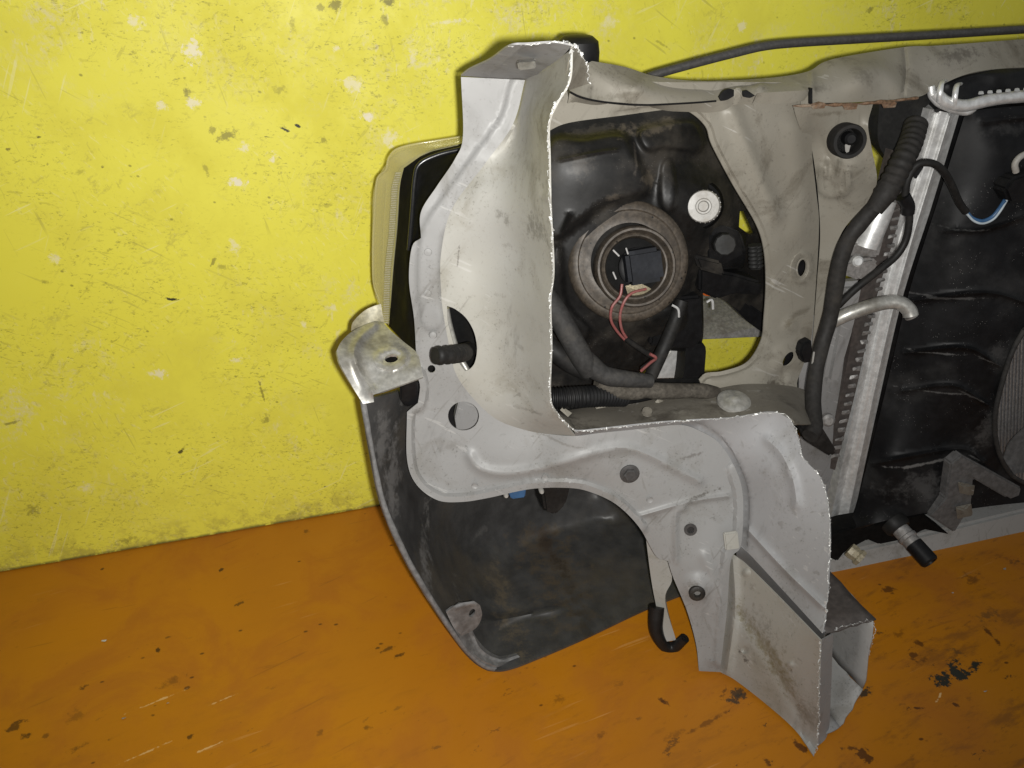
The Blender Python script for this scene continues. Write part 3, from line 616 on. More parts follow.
# rail
lip = sheet('rail_lip', [(736, 545, .607), (745, 550, .605), (790, 596, .542), (824, 632, .486), (823, 648, .51), (770, 602, .595), (737, 568, .64)], M['paint_lower'], root, step=3, th=.002)
rail = sheet('frame_rail', [(736, 556, .604), (770, 588, .555), (820.5, 640, .474), (819, 690, .468), (818, 735, .462), (814, 756, .459), (795, 730, .488), (766, 704, .525), (735, 680, .562), (722, 673, .578), (708, 664, .597), (716, 612, .610), (722, 552, .620)], M['rail'], root,
    ctrl=[(770, 650, .53)], relief=[bead([(740, 614), (765, 650), (800, 715)], 5, -.0022), bump(746, 573, 5, .002), bump(790, 665, 4, .0015), bump(745, 650, 4, -.002), bead([(733, 560), (735, 610), (727, 672)], 4, .004)], step=3.5, label='yellowish stained frame rail side, cut open at its end')
ragged('cut_edge', [(820, 640, .473), (819, 690, .467), (818, 735, .461), (814, 756, .459)], M['burr'], rail, .0005)
RX = .486
sheet('rail_fold', [(820, 641, .478), (833, 634, .487), (831, 690, .482), (828, 733, .474), (816, 748, .463), (818, 700, .470)], M['paint_grey'], rail, step=4)
def quad_sheet(name, pts, mat, parent, n=8, th=.0014, wob=.0006, label=None):
    a, b, c, d = (np.array(p) for p in pts); v = []; f = []
    for i in range(n + 1):
        for j in range(n + 1):
            s, t = i / n, j / n
            v.append((a * (1 - s) + b * s) * (1 - t) + (d * (1 - s) + c * s) * t + rng.normal(0, wob, 3))
    f = [(i * (n + 1) + j, (i + 1) * (n + 1) + j, (i + 1) * (n + 1) + j + 1, i * (n + 1) + j + 1) for i in range(n) for j in range(n)]
    me = mesh(name, v, f, 30)
    o = link(name, me, mat, parent, label); s = o.modifiers.new('s', 'SOLIDIFY'); s.thickness = th; s.offset = 0
    return o
quad_sheet('rail_inner_wall', [(RX, .490, .141), (RX + .003, .485, .045), (RX, .64, .03), (RX - .004, .64, .141)], M['lower'], rail)
quad_sheet('rail_inner_foot', [(RX + .003, .485, .045), (.462, .474, .008), (.462, .62, .008), (RX, .64, .03)], M['lower'], rail)
quad_sheet('rail_top_plate', [(.428, .486, .143), (RX, .490, .142), (RX - .004, .64, .142), (.418, .62, .142)], M['brown'], rail)
quad_sheet('rail_floor_plate', [(.424, .468, .006), (.462, .474, .008), (.462, .62, .008), (.39, .60, .006)], M['paint_grey'], rail)
ragged('cut_edge', [(834, 629, .482), (873, 622, .489), (869, 655, .4885)], M['burr'], rail, .00035)
# bolts and holes on the flange
hb = P(629.5, 473.5, .640)
for nm, rr, hh in (('bolt_washer', .0105, .002), ('bolt_head', .0072, .006)):
    lathe(nm, [(rr * .9, -.002), (rr, 0), (rr, hh * .8), (rr * .85, hh), (0.0001, hh)], hb, (-.15, -1, .1), M['rod'], flange, seg=6 if 'head' in nm else 20, smooth=25)
lathe('weld_nut', [(.009, -.002), (.009, .002), (.0075, .003), (.004, .003), (.0038, -.002), (.0001, -.002)], P(697, 593, .598), (-.3, -1, .2), M['dustblack'], flange, seg=16)
lathe('weld_nut', [(.007, -.004), (.007, -.002), (.004, -.002), (.0038, -.004), (.0001, -.004)], P(691, 531, .6165), (-.3, -1, .2), M['rod'], flange, seg=16)
slab('sealant_patch', [(724, 534, .604), (738, 532, .601), (740, 549, .596), (726, 551, .598)], .004, M['paint'], flange, .0012)
for px, py, Y in ((449, 470, .7055), (475, 486, .689), (545, 478, .6615), (598, 480, .6495), (650, 500, .6335), (712, 520, .620), (708, 575, .602)):
    lathe('spot_weld', [(.0036, -.001), (.0033, .0004), (.0022, -.0002), (.0001, -.0003)], P(px, py, Y), (-.2, -1, .1), M['flange'], flange, seg=12)
# plate seen through the round hole
sheet('backing_plate', [(466, 392, .742), (490, 395, .74), (490, 440, .735), (464, 442, .74), (460, 418, .742)], M['paint_grey'], flange, step=3)
slab('backing_rib', [(461, 392, .735), (467, 392, .735), (461, 418, .735), (466, 442, .735), (459, 442, .735), (455, 418, .735)], .01, M['paint_grey'], flange, .001)
sheet('dark_hole_backing', [(420, 385, .775), (500, 385, .775), (500, 450, .765), (420, 450, .765)], M['black'], flange, step=10)  # black sheet added behind the round hole to keep it dark
sheet('dark_hole_backing', [(421, 292, .79), (500, 292, .785), (500, 388, .775), (421, 388, .785)], M['flank'], apron, step=10)  # black sheet added so the oval hole reads dark
tube('hole_lip', [(446, 308, .722), (449, 324, .722), (454, 342, .72), (460, 358, .717), (467, 370, .712)], 3.4, M['silver'], apron, n=20, seg=8)
tube('corrugated_stub', [(468, 350, .745), (465, 352, .71), (459, 353.5, .68), (447, 355, .665), (435, 356, .66)], 9.0, M['rubber'], root, ribs=13, seg=18, amp=.06, label='short black corrugated hose poking through the oval hole')
# pressed dimples up the flange
for px, py in ((428, 252), (427.5, 293), (433, 335)):
    lathe('pressed_dimple', [(.0042, -.001), (.0034, .0012), (.0001, .0018)], P(px, py, .7138), (-.2, -1, .1), M['flange'], flange, seg=14)
# stay under the rail: yellowed tow bracket and hose hook
sheet('tow_bracket', [(645, 530, .668), (656, 556, .66), (668, 562, .655), (672, 580, .648), (665, 600, .645), (676, 640, .63), (664, 642, .632), (657, 610, .648), (651, 578, .66)], M['rail'], root, th=.004, step=4)
tube('tow_hook', [(657, 606, .650), (656, 630, .640), (664, 645, .634), (674, 647, .630), (685, 638, .624)], 8, M['dustblack'], root, n=30, r2=5)

# ---- core support: panel with the headlight opening, shelf, crossmembers, brackets
opening = [(545, 133), (568, 123), (618, 116), (674, 109), (691, 113), (706, 127), (712, 145), (732, 183), (756, 224), (764, 250), (766, 283), (764, 318), (761, 341), (747, 362), (723, 371), (706, 373), (699, 379), (703, 389), (665, 398), (630, 407), (583, 412), (545, 415)]
slot = lambda cx, cy, rot: ellipse(cx, cy, 4.2, 8.5, rot, 14)
core = sheet('core_support', [(541, 92, .705), (600, 78, .705), (660, 82, .708), (760, 82, .715), (812, 84, .72), (813, 106, .722), (812, 150, .726), (816, 190, .728), (819, 224, .73), (816, 283, .73), (811, 341, .728), (803, 366, .722), (797, 385, .715), (805, 405, .705), (806, 425, .69), (770, 425, .665), (720, 420, .66), (703, 404, .69), (690, 404, .69), (630, 416, .69), (583, 421, .69), (541, 425, .69)], M['paint_beige'], root,
    ctrl=[(700, 395, .702), (740, 380, .705), (775, 250, .715), (740, 150, .705)],
    holes=[opening, slot(802, 268, 8), slot(788.5, 359, 35), [(720, 95), (727, 89), (735, 90), (735, 96), (724, 100)], [(743, 96), (744, 90), (755, 95), (751, 98)]],
    relief=[rim(opening[2:17], 6, -.003), rim(ellipse(802, 268, 9, 14, 8) + [(811, 269)], 3, .0015), bump(788.5, 359, 20, .004), bead([(733, 112), (752, 160), (775, 215)], 8, .006), bead([(795, 130), (802, 190), (800, 230)], 12, .004), bump(790, 326, 10, .002), bead([(770, 395), (785, 372), (800, 372)], 6, -.005)],
    step=3.6, smooth=50, label='dusty beige panel with a large opening behind the headlight')
for cx, cy, rot in ((802, 268, 8), (788.5, 359, 35)):
    p = [P(a, b, .722) for a, b in ellipse(cx, cy, 5.2, 9.6, rot, 14)]; p = p + p[:1]
    v, f = tube_data(catmull(np.array(p[:-1]), 28, True).tolist() + [list(p[0])], .0006, 6); link('slot_rim', mesh('slot_rim', v, f), M['paint_beige'], core)
shelf = sheet('support_shelf', [(545, 414, .70), (583, 408, .70), (630, 404, .70), (665, 397, .70), (705, 391, .70), (745, 384, .70), (790, 386, .705), (816, 394, .705), (818, 424, .64), (798, 424, .60), (790, 418, .603), (771, 411.5, .617), (732, 417.5, .630), (684, 420.5, .638), (656, 422.5, .639), (620, 426.5, .637), (584, 430.5, .634), (575, 430.5, .632), (558, 414, .64)], M['shelf'], root, relief=[bump(734, 398, 17, .003)], step=4, label='dirty shelf below the headlight opening')
lathe('drain_plug', [(.018, -.002), (.0175, .001), (.012, .0035), (.008, .003), (.005, .0045), (.0001, .005)], P(734, 401, .655), (0, -.2, 1), M['silver'], shelf, seg=28)
lathe('rivet', [(.006, -.001), (.005, .0025), (.0001, .003)], P(647, 412, .655), (0, -.3, 1), M['shelf'], shelf, seg=16)
for pts in ([(596, 409, .672), (612, 406, .672), (608, 403, .68), (594, 405, .68)], [(560, 410, .665), (572, 413, .66), (568, 417, .655)], [(655, 402, .69), (664, 401, .69), (660, 405, .685)]):
    hull('paint_flake', [P(*q) for q in pts] + [P(pts[0][0] + 3, pts[0][1] - 3, pts[0][2])], M['paint_beige'], shelf, 0)
beam = sheet('upper_crossmember', [(566, 84, .700), (584, 66, .705), (592, 61, .71), (625, 67, .715), (655, 76, .72), (700, 81, .725), (767, 78, .73), (806, 72, .735), (824, 62, .74), (848, 56, .745), (905, 47, .75), (930, 46, .75), (960, 44, .752), (1040, 38, .76), (1190, 28, .76), (1190, 56, .735), (1040, 66, .735), (975, 72, .73), (935, 88, .725), (917, 97, .715), (860, 102, .705), (812, 103, .70), (811, 90, .70), (757, 93, .698), (755, 96, .698), (736, 92, .698), (718, 101, .696), (680, 103, .693), (647, 104, .69), (597, 100, .686), (571, 91, .682)], M['paint_beige'], root,
    ctrl=[(640, 85, .69), (760, 88, .700), (860, 80, .705), (940, 60, .735)],
    relief=[bead([(812, 74), (813, 90)], 3, .004), bead([(904, 48), (906, 70), (904, 92)], 2.2, -.004), bead([(836, 62), (880, 70), (900, 90)], 9, .004), bead([(600, 75), (640, 92), (700, 94)], 8, .003)], th=.012, step=4, smooth=50, label='dusty upper crossmember with wavy top edge')
tube('gap_shadow_line', [(570, 92, .679), (580, 97, .681), (597, 101, .684), (622, 104, .686), (647, 105, .688), (690, 103, .692), (716, 101, .694)], 1.1, M['black'], beam, n=40, seg=6)  # black tube laid along the beam's lower edge as its gap shadow
slab('gap_shadow_line', [(810.5, 88, .697), (812.5, 88, .697), (812.5, 104, .697), (810.5, 104, .697)], .004, M['black'], beam, 0)  # thin black strip drawing the dark step in the beam
for oc in ([(719, 97), (723, 91), (729, 88.5), (734, 90), (734, 96), (727, 100), (721, 101)], [(742, 91), (747, 90), (755, 95.5), (750, 98), (744, 97)]):
    sheet('hole_shade_patch', [(a, b, .6925) for a, b in oc], M['black'], beam, step=3, th=.002)  # flush black sheets stand in for the shade inside the holes
hull('latch_tongue', [P(a, b, c) for a, b, c in ((734, 88, .693), (742, 88, .693), (743, 100, .694), (733, 101, .694), (737, 86, .70), (741, 94, .690))], M['paint_beige'], beam, .001)
sheet('dark_inner_wall', [(770, 110, .765), (868, 112, .765), (862, 150, .765), (845, 240, .765), (836, 330, .765), (812, 430, .75), (768, 430, .74), (790, 330, .765), (790, 220, .765)], M['black'], root, step=10)  # inner wall, coloured black so the slots look shaded
tube('rust_seam', [(793, 106, .698), (830, 105, .694), (870, 103, .694), (917, 98, .700)], 2.6, M['rust'], beam, n=50, lump=.35, flat=.6)
for x, y in ((818, 104), (850, 105), (889, 103)):
    hull('weld_blob', [P(x + dx, y + dy, .690 + dd) for dx, dy, dd in ((-9, 0, 0), (9, -1, 0), (7, 5, .004), (-6, 6, .004), (0, -3, .006))], M['rust'], beam, .001)
gus = sheet('support_bracket', [(793, 106, .705), (830, 105, .705), (873, 104, .705), (868, 125, .707), (872, 150, .708), (877, 181, .712), (868, 205, .72), (846, 226, .726), (836, 250, .73), (829, 300, .735), (824, 345, .738), (812, 352, .738), (817, 283, .738), (820, 224, .738), (812, 150, .732), (800, 128, .715)], M['paint_beige'], root,
    ctrl=[(850, 170, .71)], relief=[bead([(868, 125), (872, 150), (877, 180)], 5, .005), rim([(822, 168), (823, 192), (846, 192), (848, 172)], 4, .002), bead([(812, 120), (830, 165)], 4, -.002), bead([(827, 160), (826, 176)], 2, .003), bead([(840, 160), (837, 176)], 2, .003)], step=3.6, smooth=50, label='beige bracket panel holding a black ring plug')
# black ring plug
rc = P(848, 141, .693); ra = (-.30, -1, .10)
plug = lathe('ring_plug', [(.0165, -.012), (.0165, .004), (.0155, .006), (.0125, .006), (.0115, .003), (.0112, -.012)], rc, ra, M['rubber'], gus, seg=36)
lathe('plug_centre', [(.0065, -.008), (.006, .002), (.004, .004), (.0001, .004)], rc + Vector((.002, 0, .002)), ra, M['black'], gus, seg=18)
hull('plug_tongue', [rc + Vector(q) for q in ((-.004, -.001, -.002), (.004, -.001, -.003), (.003, -.001, -.011), (-.001, -.001, -.012), (0, .003, -.006))], M['white'], gus, .0008)
lower = slab('lower_crossmember', [(800, 570, .70), (848, 552, .70), (900, 540, .70), (1190, 471, .70), (1190, 501, .69), (835, 582, .69), (800, 588, .69)], .05, M['lower'], root, .004, label='grey lower crossmember along the floor')
slab('crossmember_lip', [(800, 588, .688), (835, 577, .688), (1190, 498, .688), (1190, 511, .678), (835, 590, .678), (800, 598, .678)], .02, M['brown'], lower, .002)
sheet('core_back_panel', [(800, 330, .745), (830, 300, .745), (852, 300, .745), (846, 400, .74), (836, 460, .735), (825, 500, .73), (806, 470, .72), (800, 420, .715)], M['paint_grey'], root, step=6)

# ---- rubber stop and bonnet stay rod
sheet_top = P(577, 60, .74)
lathe('rubber_stop', [(.0195, -.035), (.0195, -.004), (.018, .005), (.013, .009), (.0001, .010)], P(578, 47, .735), (.02, -.05, 1), M['black'], root, seg=32, label='black rubber bonnet stop on the crossmember')
tube('bonnet_stay_rod', [(648, 77, .80), (662, 72.5, .80), (700, 62, .80), (735, 53, .80), (765, 46, .80), (800, 42.5, .802), (860, 39, .805), (940, 34.5, .81), (1040, 28.5, .815), (1190, 20, .82)], 4.4, M['rod'], root, n=70, label='long bent grey bonnet stay rod')

# ---- headlight
hl_ax = Vector((-.20, -.93, .30)).normalized()
H = sheet('headlight', [(478, 150, .785), (553, 122, .77), (620, 112, .768), (680, 104, .77), (715, 110, .78), (745, 160, .79), (775, 210, .80), (785, 270, .81), (782, 336, .82), (766, 327, .81), (740, 311, .80), (718, 297, .79), (703, 293, .78), (703, 338, .785), (694, 352, .785), (660, 350, .78), (640, 372, .775), (600, 402, .765), (545, 422, .765), (478, 405, .78)], M['dustblack'], root,  # right side extended past the housing to darken the gap
    ctrl=[(600, 150, .742), (650, 145, .745), (560, 160, .745), (580, 200, .735), (660, 200, .738), (690, 165, .755), (560, 260, .735), (628, 262, .735), (690, 262, .748), (620, 330, .745), (680, 320, .755), (715, 240, .755), (580, 360, .755)],
    holes=[[(740, 211), (746, 211), (751, 222), (755.5, 233), (750, 235), (739, 227)]],
    relief=[plateau([(548, 146), (585, 138), (622, 134), (634, 152), (648, 182), (640, 196), (604, 205), (580, 222), (548, 236)], .013, 4), plateau([(640, 130), (672, 122), (694, 122), (704, 140), (698, 152), (668, 148), (646, 150)], .010, 3.5), bump(692, 200, 40, .014), plateau([(662, 165), (672, 162), (676, 200), (668, 214), (660, 200)], .006, 3), plateau([(548, 262), (560, 246), (566, 300), (590, 330), (575, 345), (550, 320)], .010, 4), plateau([(645, 318), (690, 300), (700, 312), (698, 340), (660, 345)], .010, 4), bead([(560, 160), (600, 152), (618, 150)], 2, .0025), bead([(570, 215), (560, 240)], 2, .004)],
    th=.004, step=3.4, smooth=55, label='back of the black headlight housing seen through the opening')
sheet('housing_flank', [(404, 168, .842), (430, 151, .84), (462, 143, .835), (470, 136, .78), (450, 190, .745), (430, 250, .74), (425, 300, .74), (424, 366, .745), (412, 352, .775), (400, 338, .81), (389, 326, .85), (393, 270, .855), (397, 225, .855), (400, 186, .85)], M['flank'], H, relief=[bead([(414, 175), (408, 230), (408, 320)], 4, .008), bead([(420, 160), (455, 148)], 3, .005)], step=4, smooth=50)
lens = sheet('lens', [(390, 325, .85), (384, 322, .865), (380, 301, .875), (373.5, 284, .885), (372.5, 260, .89), (373.5, 225, .89), (376, 184, .885), (379.5, 175, .882), (386, 170.5, .876), (389.5, 156, .87), (393, 151, .868), (405, 146, .862), (461, 136.5, .855), (480, 133, .85), (480, 141, .82), (460, 144, .83), (421, 154, .838), (405, 166, .845), (399, 187, .85), (396, 235, .853), (392, 270, .853)], M['lens'], H, step=2.6, th=.004, smooth=60, label='clear yellowish headlight lens')
for i in range(66):      # moulded prisms along the lens side
    y = 173 + i * 2.3
    xa = np.interp(y, [170, 187, 235, 270, 325], [402, 397.5, 394.5, 390.5, 388.5])
    tube('lens_prism', [(xa, y, .8495), (xa - 5.5, y + .3, .8535)], .85, M['prism'], lens, n=3, seg=6)
sheet('lens_face', [(374, 284, .892), (373, 225, .895), (377, 182, .892), (405, 152, .89), (470, 140, .90), (560, 140, .915), (700, 160, .925), (700, 250, .925), (560, 300, .915), (430, 320, .90), (384, 318, .888)], M['lens'], H, step=8, th=.004)
sheet('lens_flange', [(391, 326, .862), (386, 318, .866), (388, 270, .870), (391, 225, .870), (394, 186, .866), (400, 168, .862), (421, 156, .852), (466, 144, .845), (462, 148, .842), (424, 159, .85), (405, 172, .858), (399, 190, .862), (396, 235, .866), (393, 275, .866)], M['yellowed'], H, step=3, th=.003)
tube('lens_rim', [(380, 301, .877), (374, 284, .886), (373, 255, .889), (374, 222, .889), (376.5, 184, .884), (380, 175, .881), (386, 170, .875), (390, 156, .869), (405, 146.5, .861), (461, 137, .854)], 1.3, M['lens'], H, n=60, seg=8)
tube('lens_rim', [(384, 318, .868), (383, 270, .876), (384, 225, .877), (387, 182, .872)], 1.0, M['lens'], H, n=40, seg=8)
# bulb seat: stepped dusty dish
k = pxm(628, 262, .715)
RC = P(628, 262, .722)
seat = lathe('bulb_seat', [(61 * k, -.030), (61 * k, .002), (59.5 * k, .006), (56 * k, .0085), (52 * k, .009), (50.5 * k, .0075), (46 * k, .0085), (42 * k, .010), (39 * k, .010), (38 * k, -.02), (.0001, -.02)], RC, hl_ax, M['ring'], H, seg=72, smooth=40, label='round dusty brown bulb seat')
RI = P(635.5, 267, .708)
lathe('seat_collar', [(41 * k, -.018), (41 * k, -.006), (40 * k, .003), (38.5 * k, .0055), (36.5 * k, .0055), (34.5 * k, .002), (33.5 * k, -.001), (32 * k, .0005), (30.5 * k, .0), (29 * k, -.004), (28 * k, -.016), (.0001, -.017)], RI, hl_ax, M['ring'], seat, seg=64, smooth=40)
lathe('seat_socket', [(28.2 * k, -.017), (28.2 * k, -.012), (.0001, -.012)], RI, hl_ax, M['flank'], seat, seg=40)
cc = P(640, 264, .700)
k2 = pxm(640, 264, .7)
bx, bz = Vector((1, -.2, 0)).normalized(), Vector((0, .3, 1)).normalized()
def oriented_box(name, c, ax, hx, hz, hd, mat, parent, bev=.0015, taper=1.0, rot=0):
    a = Vector(ax).normalized(); u = Vector((0, 0, 1)).cross(a).normalized(); w = a.cross(u)
    cr, sr = math.cos(rot), math.sin(rot); u, w = u * cr + w * sr, w * cr - u * sr
    pts = [Vector(c) + u * sx * hx * (taper if sd > 0 else 1) + w * sz * hz * (taper if sd > 0 else 1) + a * sd * hd for sx in (-1, 1) for sz in (-1, 1) for sd in (-1, 1)]
    return hull(name, pts, mat, parent, bev)
conn = oriented_box('bulb_connector', P(643, 266, .706), hl_ax, 19 * k, 18 * k, .012, M['connector'], seat, .004, .92, .12)
lathe('bulb_collar', [(20 * k, -.012), (20 * k, .004), (17 * k, .006), (.0001, .006)], P(638, 267, .716), hl_ax, M['black'], seat, seg=28)
for pts in ([(613, 250, .706), (619, 256, .705)], [(613, 272, .706), (616, 279, .706)], [(626, 248, .70), (628, 254, .70)]):
    tube('spring_clip', pts, .9, M['alu'], seat, n=5, seg=6)
hull('seat_terminal', [P(a, b, c) for a, b, c in ((624, 285, .705), (640, 282, .703), (652, 288, .705), (650, 297, .708), (628, 298, .71), (640, 290, .698))], M['creamplug'], seat, .001)
# red wires
tube('red_wire', [(622, 284, .697), (620, 296, .694), (612, 307, .692), (611, 320, .694), (617, 331, .697), (625, 340, .70)], 1.5, M['red'], H, n=30, seg=8)
tube('red_wire', [(646, 289, .70), (632, 293, .696), (624, 302, .694), (620, 316, .695), (622, 330, .697), (628, 340, .70)], 1.5, M['red'], H, n=30, seg=8)
tube('wire_sleeve', [(625, 338, .70), (636, 346, .702), (648, 354, .705), (654, 359, .71), (642, 369, .715)], 2.8, M['rubber'], H, n=30, seg=10)
tube('red_wire', [(650, 354, .700), (656, 358, .700), (650, 363, .705), (641, 371, .71)], 1.6, M['red'], H, n=20, seg=8)
# adjuster: white toothed disc in its black holder, hex knob below
gp = P(704, 206.5, .728); gk = pxm(705, 206, .728); ga = (-.42, -.86, .28)
holder = lathe('adjuster_holder', [(26 * gk, -.03), (26 * gk, -.004), (23 * gk, .003), (20 * gk, .003), (19 * gk, -.004), (.0001, -.006)], P(698, 205, .752), ga, M['flank'], H, seg=36)
lathe('adjuster_disc', [(16 * gk, -.010), (16 * gk, .0050), (15 * gk, .0068), (8 * gk, .0062), (7.2 * gk, .0045), (5.6 * gk, .0045), (4.6 * gk, .0082), (.0001, .0084)], gp, (-.52, -.80, .30), M['white'], holder, seg=40, label='white nylon adjuster disc')
for i in range(22):
    a = Vector(ga).normalized(); u = a.cross(Vector((.1, .2, 1))).normalized(); w = a.cross(u); t = 2 * math.pi * i / 22
    rdir = u * math.cos(t) + w * math.sin(t)
    v, f = tube_data([gp + rdir * 16 * gk - a * .006, gp + rdir * 16 * gk + a * .003], .00045, 6); link('disc_tooth', mesh('disc_tooth', v, f), M['white'], holder)
kp = P(724, 244, .728)
mount = hull('knob_mount', [P(a, b, c) for a, b, c in ((707, 232, .75), (724, 224, .75), (740, 232, .75), (746, 252, .752), (738, 268, .755), (708, 270, .755), (708, 232, .772), (746, 234, .772), (744, 270, .775), (708, 272, .775))], M['black'], H, .002)
lathe('adjuster_knob', [(11.5 * gk, -.016), (11.5 * gk, .008), (10.2 * gk, .010), (.0001, .0104)], kp, (-.35, -.9, .25), M['cavity'], mount, seg=10, smooth=20)
for px in (753, 757):
    tube('adjuster_spring', [(px, 245, .765), (px + 1, 268, .765)], 5, M['cavity'], H, ribs=6, seg=12)
slab('housing_arm', [(700, 268, .755), (735, 274, .755), (762, 282, .76), (762, 296, .765), (735, 294, .76), (718, 300, .76), (700, 292, .755)], .03, M['black'], H, .003)
slab('housing_arm', [(694, 255, .745), (722, 262, .748), (726, 277, .75), (700, 270, .746)], .02, M['dustblack'], H, .003)
slab('housing_foot', [(655, 300, .752), (702, 296, .752), (704, 338, .757), (694, 350, .758), (650, 346, .755)], .03, M['black'], H, .003)
tube('housing_rod', [(682, 300, .735), (673, 326, .73), (662, 352, .725), (650, 378, .715)], 7, M['rubber'], H, n=12, label='slanting black rod behind the bulb seat')
tube('rod_clip', [(672, 305, .725), (678, 309, .722), (679, 317, .722)], 1.2, M['alu'], H, n=10, seg=6)
tube('rod_clip', [(707, 302, .74), (712, 300, .737), (713, 309, .737)], 1.3, M['alu'], H, n=10, seg=6)
sheet('headlight_stay', [(686, 346, .775), (703, 343, .775), (706, 350, .775), (705, 376, .77), (712, 392, .765), (680, 392, .765), (684, 372, .77)], M['black'], H, th=.02, step=5)
slab('headlight_brace', [(716, 290, .80), (726, 288, .80), (770, 318, .80), (770, 338, .80), (748, 322, .80)], .02, M['black'], H, .002)
hull('amber_reflector', [P(a, b, c) for a, b, c in ((703, 286, .85), (716, 290, .85), (714, 297, .85), (703, 296, .85), (703, 284, .87), (717, 288, .87))], M['amber'], H, .001)

sheet('shelf_dark_backing', [(545, 392, .745), (640, 380, .745), (700, 378, .745), (704, 402, .735), (640, 416, .73), (545, 428, .735)], M['flank'], H, step=10)  # black sheet added to darken the gap under the hoses
tube('housing_ridge', [(462, 149, .80), (438, 155, .80), (420, 164, .80), (415, 178, .80), (412, 215, .80), (409, 250, .80)], 2.6, M['gloss'], H, n=40, seg=10)

# ---- hoses behind the apron
tube('taped_hose', [(536, 285, .70), (556, 312, .685), (572, 340, .675), (583, 360, .67), (590, 370, .67)], 11.5, M['tape'], root, n=30, seg=16, lump=.015, label='grey taped hose beside the bulb seat')
tube('taped_hose', [(536, 335, .70), (556, 352, .69), (572, 364, .685), (590, 372, .68)], 10, M['rubber'], root, n=30, seg=16)
tube('taped_hose', [(585, 361, .672), (604, 375, .665), (626, 379, .660), (651, 381, .660)], 11, M['tape'], root, n=40, seg=16, lump=.03, r2=7, label='dusty taped harness end lying on the shelf')
tube('taped_hose', [(598, 380, .676), (622, 392, .672), (646, 391, .675), (672, 391, .680), (700, 391, .685), (716, 394, .69)], 8, M['dirtwrap'], root, n=40, seg=14, lump=.05)
tube('corrugated_conduit', [(540, 398, .672), (560, 398, .668), (580, 397, .668), (600, 396, .672), (625, 396, .68)], 10.5, M['black'], root, ribs=26, seg=18, amp=.08, label='black corrugated conduit low behind the apron edge')

# ---- bumper
BU = sheet('bumper', [(363, 400, .70), (372, 450, .69), (384, 505, .678), (408, 560, .668), (438, 610, .660), (462, 645, .657), (471, 656, .6565), (480, 664, .6562), (490, 669, .6568), (501, 670, .659), (514, 667, .662), (530, 661, .666), (580, 640, .682), (655, 605, .708), (735, 575, .735), (750, 520, .80), (735, 440, .90), (600, 410, .91), (480, 395, .86), (420, 380, .78), (396, 392, .73)], M['bumper'], root,
    ctrl=[(400, 470, .735), (425, 540, .74), (455, 470, .82), (470, 550, .82), (520, 500, .875), (520, 580, .80), (600, 480, .90), (600, 570, .81), (560, 620, .71), (500, 640, .70), (460, 610, .70), (640, 590, .76), (640, 500, .90), (430, 430, .79), (540, 540, .87)],
    relief=[bead([(600, 500), (640, 540), (650, 580)], 8, .01), bead([(478, 624), (540, 612), (600, 596), (655, 574)], 5, .008), bead([(405, 500), (430, 560), (460, 610)], 7, .006)], th=.004, step=5, smooth=60, label='dirty grey inside of the bumper corner')
tube('bumper_edge', [(363, 401, .699), (372, 450, .689), (384, 505, .677), (408, 560, .667), (438, 610, .659), (462, 645, .656), (471, 655, .6555), (480, 663, .6552), (490, 668, .6558), (501, 669, .658), (514, 666, .661), (545, 654, .67), (600, 630, .688), (655, 603, .708)], 2.6, M['bumper_rim'], BU, n=90, seg=8, lump=.12)
sheet('bumper_lip', [(452, 628, .657), (465, 645, .655), (480, 659, .654), (496, 666, .655), (520, 657, .664), (516, 653, .672), (500, 656, .672), (486, 649, .672), (474, 634, .674), (472, 624, .676)], M['bumper_rim'], BU, step=3, th=.003, relief=[bead([(472, 632), (482, 650), (500, 659), (518, 655)], 2, .003)])
tab = sheet('bumper_tab', [(446, 612, .655), (458, 604, .655), (474, 601, .657), (480, 605, .659), (482, 616, .661), (476, 628, .660), (462, 636, .656), (454, 628, .654)], M['bumper_rim'], BU, holes=[ellipse(472, 613, 2.6, 4.6, 30, 12)], relief=[bead([(456, 608), (474, 604), (479, 616)], 2, .002)], step=2.6, th=.003, label='rounded plastic tab with a screw hole')
BT = sheet('bumper_corner', [(376, 321, .775), (383, 322, .77), (390, 330, .755), (404, 342, .735), (417, 353, .715), (421, 366, .695), (423, 377, .685), (398, 386, .682), (373, 395, .68), (374, 402, .678), (363, 404, .679), (352, 386, .69), (340, 364, .70), (336.5, 351, .712), (341, 342, .725), (350, 333, .745), (362, 326, .765)], M['silver'], root,
    ctrl=[(390, 355, .715), (365, 345, .73), (372, 385, .69), (352, 362, .705)], holes=[ellipse(391.5, 358.5, 7, 4, -10, 16)],
    relief=[bead([(374, 326), (362, 336), (354, 352), (360, 372), (372, 392)], 3.5, .005), rim(ellipse(391, 358, 14, 9, -10) + [(405, 358)], 4, .0018)], step=2.8, th=.003, smooth=55, label='bare silver bumper corner flange with a bolt hole')
sheet('corner_tab', [(351, 331, .79), (353, 322, .79), (364, 311, .79), (374, 306, .79), (381, 304, .79), (384, 322, .785), (376, 328, .78), (362, 333, .78)], M['yellowed'], BT, step=3, th=.003)
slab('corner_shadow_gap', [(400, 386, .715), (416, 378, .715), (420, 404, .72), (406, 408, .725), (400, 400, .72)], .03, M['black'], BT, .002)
sheet('corner_dark_backing', [(378, 348, .77), (404, 346, .76), (406, 374, .73), (380, 376, .74)], M['flank'], BT, step=8)  # black sheet added beneath the bolt hole to keep it dark
